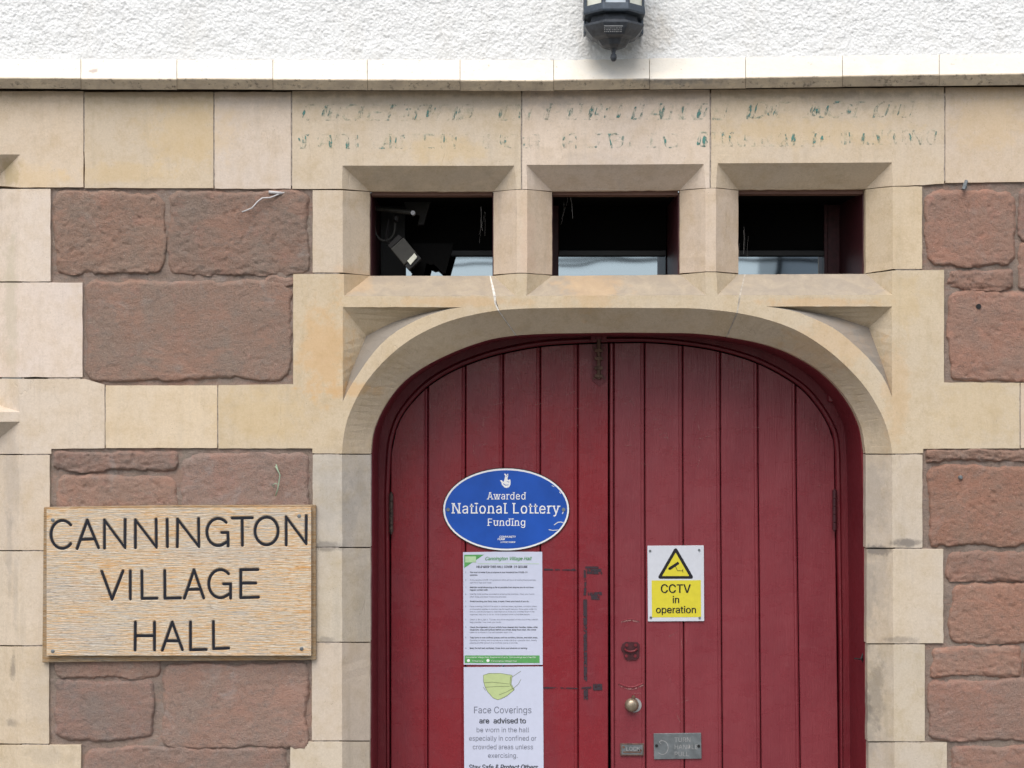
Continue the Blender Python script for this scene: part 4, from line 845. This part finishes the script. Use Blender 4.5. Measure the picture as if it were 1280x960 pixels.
k = MB(); stroke(k, [(629, 604.5), (632, 606.5), (635.5, 606)], .7, LW - .0005); disc(k, 636, 602.5, .7, LW - .0005, LW, 6); disc(k, 634, 602, .6, LW - .0005, LW, 6); stroke(k, [(633, 596), (634.6, 593.5)], .5, LW - .0005); k.build('emblem_marks', M['blue'], t)
for x, y in ((560, 637), (704.5, 637)):
    k = MB(); disc(k, x, y, 2.3, LW - .002, LW, 12); k.build('screw', M['steel'], t)
k = MB(); stroke(k, [(693, 656), (697, 653), (701, 652.4), (704, 653.5)], 1.2, LW); stroke(k, [(686, 662), (691, 663), (697, 662.5)], 1, LW); stroke(k, [(690, 607), (692.5, 608.2)], .9, LW); stroke(k, [(699.5, 615), (701, 617)], 1, LW); stroke(k, [(703, 642), (704, 640)], 1.2, LW); tag(k.build('chipped_enamel', M['plast'], t), kind='stuff')
# notice with rules
ND = DD - .004
t = thing('notice', P(629, 831, ND), 'white sheet of ten printed rules with green corner and footer, below the blue plaque', 'notice')
k = MB(); k.prism([(578.8, 690.3), (629, 689.6), (677.8, 689.8), (678.2, 760), (678.4, 831), (628, 831.3), (579.6, 830.8), (579.2, 760)], ND, DD - .0008); k.build('sheet', M['paper'], t)
q = ND - .0006
k = MB(); k.add([P(580.3, 693.5, q), P(605, 693.2, q), P(580.3, 710, q)], [(0, 1, 2)]); k.build('green_corner', M['green'], t); k = MB(); k.pbox(580.8, 819.3, 674.5, 828.8, q, q + .0003); k.build('green_footer', M['green'], t)
k = MB(); k.pbox(581.5, 695.5, 595, 703, q - .0003, q); k.pbox(597, 704.4, 674, 705, q, q + .0003); k.build('pale_green_print', M['pgreen'], t)
write('script_heading', [('Cannington Village Hall', 606, 664, 700.2)], M['green'], t, q - .0002, cap=4.2, shear=.35, bold=.015)
write('lettering', [('HELP KEEP THIS HALL COVID-19 SECURE', 595.5, 659.5, 709.8)], M['dgrey'], t, q, cap=2.7, bold=.03)
rules = ["You must not enter if you or anyone in your household has COVID-19", "symptoms.", "If you develop COVID-19 symptoms within 48 hours of visiting these premises,", "alert NHS Test and Trace.", "Maintain social distancing as far as possible from anyone you do not have", "regular contact with.", "Use the hand sanitiser provided on entering the premises. Clean your hands", "often. Soap and paper towels are provided.", "Avoid touching your face, nose, or eyes. Clean your hands if you do.", "Face coverings SHOULD be worn in confined areas, eg toilets, corridors unless", "an exemption applies to a person say for health reasons, those aged under 11,", "and you are encouraged to wear them at all times at a crowded event if the", "organiser asks you to do so, so as to protect more vulnerable people.", "Catch it, Bin it, Kill it. Tissues should be disposed of into one of the rubbish", "bags provided. Then wash your hands.", "Check the organisers of your activity have cleaned door handles, tables, other", "equipment, sinks and surfaces before you arrived. Keep them clean. We cannot", "clean all surfaces in the hall between each hire.", "Take turns to use confined spaces such as corridors, kitchen, and toilet areas.", "Standing or sitting next to someone is lower risk than opposite them. Briefly", "passing another person in a confined space is low risk.", "Keep the hall well ventilated. Close doors and windows on leaving."]
ys = [716.2, 719.6, 725.8, 729.2, 735, 738.2, 743.4, 746.8, 752.5, 758.8, 762.2, 765.4, 768.8, 775.3, 778.6, 784.8, 788, 791.3, 797.8, 801.2, 804.4, 811]
num = {0: '1.', 2: '2.', 4: '3.', 6: '4.', 8: '5.', 9: '6.', 13: '7.', 15: '8.', 18: '9.', 21: '10.'}
it = []; bo = []
for i, (s, y) in enumerate(zip(rules, ys)):
    x1 = 587.3 + min(len(s), 78) * 1.09; (bo if i in (0, 1, 4, 5, 8, 15, 16, 18, 21) else it).append((s, 587.3, x1, y))
    if i in num: it.append((num[i], 581.5, 583.4, y))
write('small_print', it, M['grey'], t, q, fine=True, cap=1.75, bold=.0, res=1); write('small_print', bo, M['dgrey'], t, q, fine=True, cap=1.8, bold=.02, res=1)
write('footer_lettering', [('Cannington Village Hall, Registered Charity. Hall bookings and enquiries', 582.5, 670, 822.3), ('07000 000000', 590, 604, 827) if 0 else ('Telephone', 590, 604, 827), ('Cannington Village Hall', 614, 646, 827)], M['wht'], t, q - .0003, cap=1.6, res=1, fine=True)
k = MB(); disc(k, 585.5, 825.7, 1.9, q - .0004, q, 12); k.build('white_dot', M['wht'], t); k = MB(); disc(k, 610, 825.7, 1.9, q - .0004, q, 12); k.build('white_dot', M['wht'], t)
# face covering notice
t = thing('notice', P(630, 1000, ND), 'white sheet on face coverings with a green mask drawing, cut off by the picture edge', 'notice')
k = MB(); k.prism([(579.6, 834), (678.6, 833.2), (679.6, 975), (580.4, 975.5)], ND, DD - .0008); k.build('sheet', M['paper'], t)
mk = [(604.2, 844), (611, 841.8), (625, 841.6), (640, 844), (639, 855), (643, 862), (634, 869.5), (626, 873.6), (622, 874.6), (616.5, 872.5), (609.5, 864.5), (606.5, 859), (604.4, 852)]
k = MB(); k.prism(mk, q, q + .0003); k.build('mask_drawing', M['mask'], t)
k = MB(); stroke(k, mk, .5, q - .0003, True); stroke(k, [(605, 853.6), (615, 852.6), (636, 855)], .6, q - .0003); stroke(k, [(606.5, 859), (620, 858.2), (637, 857.8)], .6, q - .0003); stroke(k, [(624, 868.5), (633, 865), (641, 860.5)], .6, q - .0003)
stroke(k, [(638.3, 846), (637.5, 855), (641.5, 862)], .7, q - .0004); stroke(k, [(640, 846.3), (651, 839)], .5, q); stroke(k, [(641.5, 861), (648, 855), (651, 849.5)], .5, q); stroke(k, [(604, 859), (607, 863)], .5, q); k.build('mask_lines', M['maskl'], t)
write('lettering', [('Face Coverings', 592.5, 664.3, 891.5, {'cap': 8.2}), ('be worn in the hall', 595.8, 661.3, 915.3, {'cap': 6.0}), ('especially in confined or', 586.3, 670.5, 925.8, {'cap': 6.0}), ('crowded areas unless', 591, 666.2, 936.6, {'cap': 6.0}), ('exercising.', 610, 647, 947.2, {'cap': 5.8})], M['grey'], t, q)
write('lettering', [('are', 599, 611.7, 904.2, {'cap': 6.6}), ('advised to', 616.8, 657.5, 904.2, {'cap': 6.6}), ('Stay Safe & Protect Others', 585.4, 672, 962.3, {'cap': 6.6, 'shear': .2})], M['dgrey'], t, q, bold=.025)
# camera warning sign
CD = DD - .0055
t = thing('warning_sign', P(844, 777, CD), 'white sign with yellow camera warning triangle and yellow panel reading CCTV in operation', 'sign')
k = MB(); k.prism([(809.3, 682.3), (879.8, 681.8), (880.3, 776.4), (810, 776.9)], CD, DD - .0006); k.build('sign_panel', M['plast'], t, bevel=.0008)
q = CD - .0006
k = MB()
def rtri(cx, cy, R, r, sx=1.0):
    pts = []
    for a in (-90, 30, 150):
        c = (cx + R * sx * math.cos(math.radians(a)), cy + R * math.sin(math.radians(a)))
        pts += [(c[0] + r * math.cos(math.radians(b)), c[1] + r * math.sin(math.radians(b))) for b in (a - 55, a - 20, a + 20, a + 55)]
    return pts
k.prism(rtri(844.6, 710, 22.5, 2.2, 1.0), q, q + .0003); k.build('triangle', M['pblack'], t)
k = MB(); k.prism(rtri(844.6, 710.3, 18.6, .5, 1.0), q - .0005, q - .0002); k.prism([(814.5, 725.6), (876, 725.2), (876.4, 771.3), (815, 771.8)], q, q + .0003); k.build('yellow_print', M['yel'], t)
q2 = q - .001
k = MB(); k.prism([(835.8, 709.6), (847.4, 702), (849.2, 704.8), (838.2, 712.4)], q2, q2 + .0003); stroke(k, [(844, 707.5), (847, 713.4), (853.3, 713.4)], .6, q2 - .0003); stroke(k, [(853.5, 711.6), (853.5, 715.3)], .6, q2 - .0003); disc(k, 836.7, 711, 1.4, q2, q2 + .0003, 10); k.build('camera_symbol', M['pblack'], t)
write('lettering', [('CCTV', 826, 863.5, 741, {'cap': 10.6}), ('in', 840.8, 849, 753.8, {'cap': 8.6}), ('operation', 820, 870, 766.3, {'cap': 8.6})], M['pblack'], t, q2, bold=.014, res=3)
for x, y in ((812.6, 688.6), (874, 687.6), (813.6, 771.9), (874.6, 772.4)):
    k = MB(); disc(k, x, y, 1.5, q2 - .001, q, 10); k.build('screw', M['steel'], t)
# turn handle plate
t = thing('metal_plate', P(847, 949, CD), 'small grey metal plate engraved TURN HANDLE PULL with a curved arrow', 'sign')
k = MB(); k.prism([(817, 917), (876.4, 916.2), (877, 948.3), (817.6, 949.2)], CD, DD - .0006); k.build('plate', M['steel'], t, bevel=.0008)
write('lettering', [('TURN', 843, 863, 927.4), ('HANDLE', 843.4, 872.2, 936.4), ('PULL', 843.4, 861, 945.2)], M['steelt'], t, q, cap=5.6, res=2)
k = MB(); stroke(k, arc(828, 934.5, 7.2, 8.6, -120, 130, 16), .8, q); stroke(k, [(826.8, 925), (824, 927.5), (826.5, 930)], .7, q - .0002); k.build('arrow', M['steelt'], t)
for x, y in ((820.8, 932.3), (873.5, 932.8)):
    k = MB(); disc(k, x, y, 1.9, CD - .003, CD, 10); k.build('screw', M['black'], t)
# ================================================================== CANNINGTON VILLAGE HALL BOARD
t = thing('name_board', P(225, 827, -.01), 'oak board with carved black letters reading CANNINGTON VILLAGE HALL', 'sign')
k = MB(); k.prism([(54.5, 634), (200, 631.8), (394.8, 631.2), (395, 825.2), (200, 826.5), (52.6, 828.2)], -.016, -.001); k.build('backing_board', M['oak2'], t, bevel=.003)
BD = -.034
ST = []    # every carved stroke in picture pixels
def cr(pts): return [(x / 2.9767, 640 + y / 2.9767) for x, y in pts]
def carc(cx, cy, rx, ry, a0, a1, n=16): return arc(cx, cy, rx, ry, a0, a1, n)
let = {}
def LT(ch, *st): let.setdefault(len(let), (ch, [cr(s) for s in st]))
LT('C', carc(232, 84, 42, 52, -42, -318, 20)); LT('A', [(287, 137), (325, 32), (367, 134)], [(300, 103), (354, 101)])
LT('N', [(389, 136), (389, 32), (465, 134), (466, 30)]); LT('N', [(504, 135), (504, 32), (582, 133), (581, 30)]); LT('I', [(622, 30), (623, 132)])
LT('N', [(660, 132), (661, 30), (740, 131), (739, 28)]); LT('G', carc(812, 78, 42, 50, -45, -300, 20) + [(849, 112), (848, 80), (825, 80)], [(849, 100), (849, 130)])
LT('T', [(864, 27), (939, 26)], [(901, 27), (902, 128)]); LT('O', carc(992, 75, 43, 51, 0, 360, 28)); LT('N', [(1065, 127), (1065, 24), (1139, 122), (1140, 20)])
LT('V', [(379, 222), (417, 325), (458, 221)]); LT('I', [(485, 221), (485, 325)]); LT('L', [(528, 221), (529, 323), (584, 322)]); LT('L', [(613, 220), (614, 322), (672, 321)])
LT('A', [(686, 323), (722, 218), (758, 322)], [(698, 290), (746, 289)]); LT('G', carc(820, 269, 43, 52, -45, -300, 20) + [(858, 304), (858, 270), (832, 270)], [(858, 295), (858, 323)]); LT('E', [(960, 217), (896, 218), (896, 321), (962, 319)], [(896, 267), (952, 267)])
LT('H', [(504, 411), (503, 514)], [(575, 411), (575, 514)], [(503, 461), (575, 461)]); LT('A', [(604, 515), (641, 411), (679, 513)], [(617, 480), (666, 480)]); LT('L', [(709, 410), (709, 513), (768, 512)]); LT('L', [(794, 409), (795, 509), (851, 507)])
segs = []
for c, sts in let.values():
    for s in sts: segs += list(zip(s, s[1:]))
x0, y0, x1, y1 = 58.3, 636.5, 389.2, 819.8; step = .62; nx, ny = int((x1 - x0) / step), int((y1 - y0) / step)
gr = [[0.0] * (nx + 1) for _ in range(ny + 1)]
for (ax, ay), (bx, by) in segs:
    L2_ = (bx - ax) ** 2 + (by - ay) ** 2 or 1e-9
    for j in range(max(0, int((min(ay, by) - 3 - y0) / step)), min(ny, int((max(ay, by) + 3 - y0) / step) + 1) + 1):
        for i in range(max(0, int((min(ax, bx) - 3 - x0) / step)), min(nx, int((max(ax, bx) + 3 - x0) / step) + 1) + 1):
            X, Y = x0 + i * step, y0 + j * step; u = max(0, min(1, ((X - ax) * (bx - ax) + (Y - ay) * (by - ay)) / L2_))
            dd = math.hypot(X - ax - u * (bx - ax), Y - ay - u * (by - ay)); v = max(0, min(1, (2.5 - dd) / .9)); 
            if v > gr[j][i]: gr[j][i] = v
V = []
for j in range(ny + 1):
    for i in range(nx + 1):
        X, Y = x0 + i * step, y0 + j * step; Yy = Y - (X - x0) * .006 * (1 - j / ny)
        h = .0007 * noise.noise(Vector((X * .03, Y * 1.1, 2))) + .0006 * noise.noise(Vector((X * .12, Y * 2.6 + 1.5 * math.sin(X * .03), 5)))
        V.append(P(X, Yy, BD - h + .0045 * gr[j][i]))
F = [(j * (nx + 1) + i, (j + 1) * (nx + 1) + i, (j + 1) * (nx + 1) + i + 1, j * (nx + 1) + i + 1) for j in range(ny) for i in range(nx)]
nb = len(V); ring = [i for i in range(nx + 1)] + [j * (nx + 1) + nx for j in range(1, ny + 1)] + [ny * (nx + 1) + i for i in range(nx - 1, -1, -1)] + [j * (nx + 1) for j in range(ny - 1, 0, -1)]
for r_ in ring: v = V[r_].copy(); v.y = -.015; V.append(v)
n = len(ring); F += [(ring[i], ring[(i + 1) % n], nb + (i + 1) % n, nb + i) for i in range(n)]
obj('board', V, F, M['oak'], t)
for c, sts in let.values():
    k = MB()
    for i_, s in enumerate(sts):
        s = [(x, y - (x - x0) * .006 * (1 - (y - y0) / (y1 - y0))) for x, y in s]
        if c == 'O': stroke(k, s[:-1], 3.2, BD + .0018, True)
        else: stroke(k, s, 3.2, BD + .0018 - i_ * .0003)
    k.build('letter', M['ink'], t)
for x, y in ((66, 650), (374, 645), (66, 814), (377, 811)):
    k = MB(); k.lathe(P(x, y, BD), 'y', [(.0065, .001), (.0062, -.001), (.0035, -.0018)][::-1], 14); k.build('screw', M['steel'], t)
# ================================================================== WALL LANTERN
LD = -.125
t = thing('wall_lantern', P(767, 60, -.02), 'black and grey eight sided wall lantern on the white roughcast, its lower part in view', 'lamp')
cl = P(767, 0, LD); kz = (D + LD) / D / S
def zz(py): return ZC + (480 - py) * kz
def okt(name, prof, mat, **kw):    # prof: apothem in pixels, pixel row
    k = MB(); k.lathe(Vector((cl.x, LD, 0)), 'z', [(r * kz / math.cos(math.pi / 8), zz(y)) for r, y in prof], 8); return k.build(name, mat, t, **kw)
okt('lower_rim', [(30, 22.8), (37.6, 22.5), (38.3, 20), (37.6, 12), (31, 12)], M['lamp'], bevel=.001)
okt('neck', [(28, 36), (31.5, 34), (29, 29), (27.5, 22.9)], M['lampu'], bevel=.001)
okt('bowl', [(21, 51.5), (27, 49), (33, 42), (36.4, 36.2), (36.6, 33.6), (33, 33.2)], M['lampu'], bevel=.001)
okt('lower_bowl', [(10, 60.5), (15, 58), (20.5, 50.5), (22.5, 44.8), (20, 43)], M['lampu'], bevel=.001)
k = MB(); k.lathe(Vector((cl.x, LD, 0)), 'z', [(r * kz, zz(y)) for r, y in [(1.5, 76.8), (3.4, 75), (4.3, 71.8), (3.6, 68.5), (2.4, 66.8), (2.8, 65.6), (2.8, 64), (6, 60.5), (10.5, 57.8), (10.5, 56)]], 16); k.build('finial', M['lampu'], t, smooth=True)
ap = 37.2 * kz; hw = ap * math.tan(math.pi / 8)
for n_ in range(8):
    a = -math.pi / 2 + n_ * math.pi / 4; nrm = Vector((math.cos(a), math.sin(a), 0)); tan = Vector((-nrm.y, nrm.x, 0)); cen = Vector((cl.x, LD, 0)) + nrm * ap
    zb_, zt_ = zz(22), zz(-92)
    def Q(u, z): return cen + tan * u + Vector((0, 0, z))
    m_, nt_ = hw * .80, hw * .62
    out = [Q(-hw, zb_), Q(hw, zb_), Q(hw, zt_), Q(-hw, zt_)]
    zi, zj = zz(18.2), zz(15.8)
    ho = [Q(-nt_, zi), Q(nt_, zi), Q(nt_, zj), Q(m_, zj), Q(m_, zt_ - .02), Q(-m_, zt_ - .02), Q(-m_, zj), Q(-nt_, zj)]
    bm = bmesh.new(); bv = [bm.verts.new(v) for v in out + ho]
    # tessellate in the face's own plane
    tri = tessellate_polygon([[Vector(((v - cen).dot(tan), v.z, 0)) for v in out], [Vector(((v - cen).dot(tan), v.z, 0)) for v in ho]])
    for tr_ in tri: bm.faces.new([bv[i] for i in tr_])
    ex = bmesh.ops.extrude_face_region(bm, geom=list(bm.faces)); bmesh.ops.translate(bm, verts=[v for v in ex['geom'] if isinstance(v, bmesh.types.BMVert)], vec=-nrm * .004)
    bmesh.ops.recalc_face_normals(bm, faces=bm.faces)
    objbm('side_frame', bm, M['lamp'], t)
    k = MB(); c2 = -nrm * .006
    k.add([Q(-m_ * 1.1, zb_ + .002) + c2, Q(m_ * 1.1, zb_ + .002) + c2, Q(m_ * 1.1, zt_) + c2, Q(-m_ * 1.1, zt_) + c2], [(0, 1, 2, 3)]); k.build('pane', M['lsil'] if n_ == 0 else M['lglass'], t)
okt('roof', [(38, -92), (44, -93), (44, -97), (30, -120), (10, -140), (3, -150)], M['lamp'], bevel=.001)
k = MB(); a_ = P(731, 41, -.05); b_ = P(806, 41, -.05)
k.box((a_.x + .004, -.050, zz(36)), (b_.x - .004, -.022, zz(-130))); k.build('back_plate', M['lamp'], t, bevel=.004)
for sx in (cl.x - .090, cl.x + .090): 
    k = MB(); k.prism([(0, 0)] * 3, 0, 0) if 0 else None
    k.box((sx - .004, -.105, zz(40)), (sx + .004, -.056, zz(23.5))); k.build('arm', M['lamp'], t, bevel=.002)
k = MB(); lw_ = 12.2
lab = [P(754.5, 32.0, -.2265), P(778.5, 32.0, -.2265), P(778, 41, -.2195), P(755, 41, -.2195)]
def lq(u, v): a = lab[0].lerp(lab[1], u); b = lab[3].lerp(lab[2], u); p = a.lerp(b, v); p.y -= .0035; return p
def lr(k, u0, v0, u1, v1): k.add([lq(u0, v0), lq(u1, v0), lq(u1, v1), lq(u0, v1)], [(0, 1, 2, 3)])
lr(k, 0.02, 0, 1, .14)
for v in (.30, .55, .80):
    u = .02
    while u < .93: q_ = random.uniform(.03, .07); lr(k, u, v, min(u + q_, 1), v + .12); u += q_ + random.uniform(.03, .06)
tag(k.build('rating_label', M['steelt'], t), kind='stuff')
# ================================================================== SMALL THINGS ON THE WALL
k = MB(); k.tube([P(*p) for p in ((302.5, 265, -.02), (308, 263, -.022), (315, 260, -.02), (322, 252, -.016), (328, 247.5, -.014), (338, 247, -.014), (348, 243, -.012), (363, 238, .004))], .0024, 7); k.tube([P(336, 240, -.01), P(352, 241.5, -.01)], .005, 7)
tag(k.build('bent_wire', M['wire'], None, smooth=True), 'pale bent wire poking out above the second red stone, under the top course', 'wire')
k = MB(); k.tube([P(*p) for p in ((345, 580, .0), (347.5, 588, -.02), (350, 594, -.024), (348.5, 604, -.024), (347, 612, -.022), (344.5, 620, -.012))], .0021, 6); k.tube([P(348, 606, -.023), P(344, 604, -.026), (P(340.5, 607, -.024)), P(343, 609, -.02)], .0016, 5); k.tube([P(350, 594, -.024), P(346, 586, -.02), P(344, 583, -.004)], .0018, 5)
tag(k.build('plant_sprig', M['twig'], None, smooth=True), 'dry pale green plant sprig stuck to the red stone above the wooden board', 'plant')
k = MB(); k.tube([P(1206, 229, .01), P(1206, 234, -.02)], .007, 8); k.tube([P(1208, 226, -.01), P(1204, 237, -.022)], .006, 7); tag(k.build('clip', M['steel'], None), 'dark metal cable clip under the top course above the right red stones', 'clip')
k = MB(); k.lathe(P(1223.5, 383, -.006), 'y', [(.0085, 0), (.0085, .01)], 12); tag(k.build('wall_plug', M['black'], None), 'small dark plug hole in the upper right red stone', 'plug')
k = MB(); k.lathe(P(1201.5, 597, -.012), 'y', [(.004, 0), (.007, .004), (.008, .014)], 10); tag(k.build('nail_head', M['steel'], None), 'grey nail head in the large red stone right of the door', 'nail')
# ================================================================== ACROSS THE STREET (seen only in the fanlight glass)
hs_ = thing('house', (9, -17, 0), 'pale rendered house across the street, reflected in the rightmost fanlight', 'house')
k = MB(); k.box((3.7, -17.2, -.1), (15, -15.5, 5.6)); k.build('wall', flat('cream_render', (.82, .81, .78), .9), hs_)
k = MB(); k.add([(3.3, -17.6, 5.5), (15.4, -17.6, 5.5), (15.4, -15.1, 5.5), (3.3, -15.1, 5.5), (3.3, -16.3, 6.6), (15.4, -16.3, 6.6)], [(0, 1, 5, 4), (2, 3, 4, 5), (0, 4, 3), (1, 2, 5), (0, 3, 2, 1)]); k.build('roof', flat('slate', (.10, .10, .11), .8), hs_)
k = MB(); k.tube([(3.75, -15.42, 0), (3.75, -15.42, 5.5)], .05, 8); k.build('drainpipe', M['black'], hs_)
for xw in (5.2, 8.6, 12):
    for zw in (.9, 3.4):
        k = MB(); k.box((xw, -15.53, zw), (xw + 1.2, -15.46, zw + 1.3)); k.build('window', M['black'], hs_)
for i, (xa, za, xb, zb_) in enumerate(((-30, 3.82, 30, 4.22), (-30, 4.85, 30, 3.35))):
    k = MB(); k.tube([(xa + (xb - xa) * s / 20, -13, za + (zb_ - za) * s / 20 - .57 * math.sin(math.pi * s / 20)) for s in range(21)], .02, 5)
    tag(k.build('overhead_cable', M['black'], None), ('thin overhead cable across the street, rising to the right in the fanlight glass', 'thin overhead cable across the street, falling to the right in the fanlight glass')[i], 'cable', 'overhead cables')
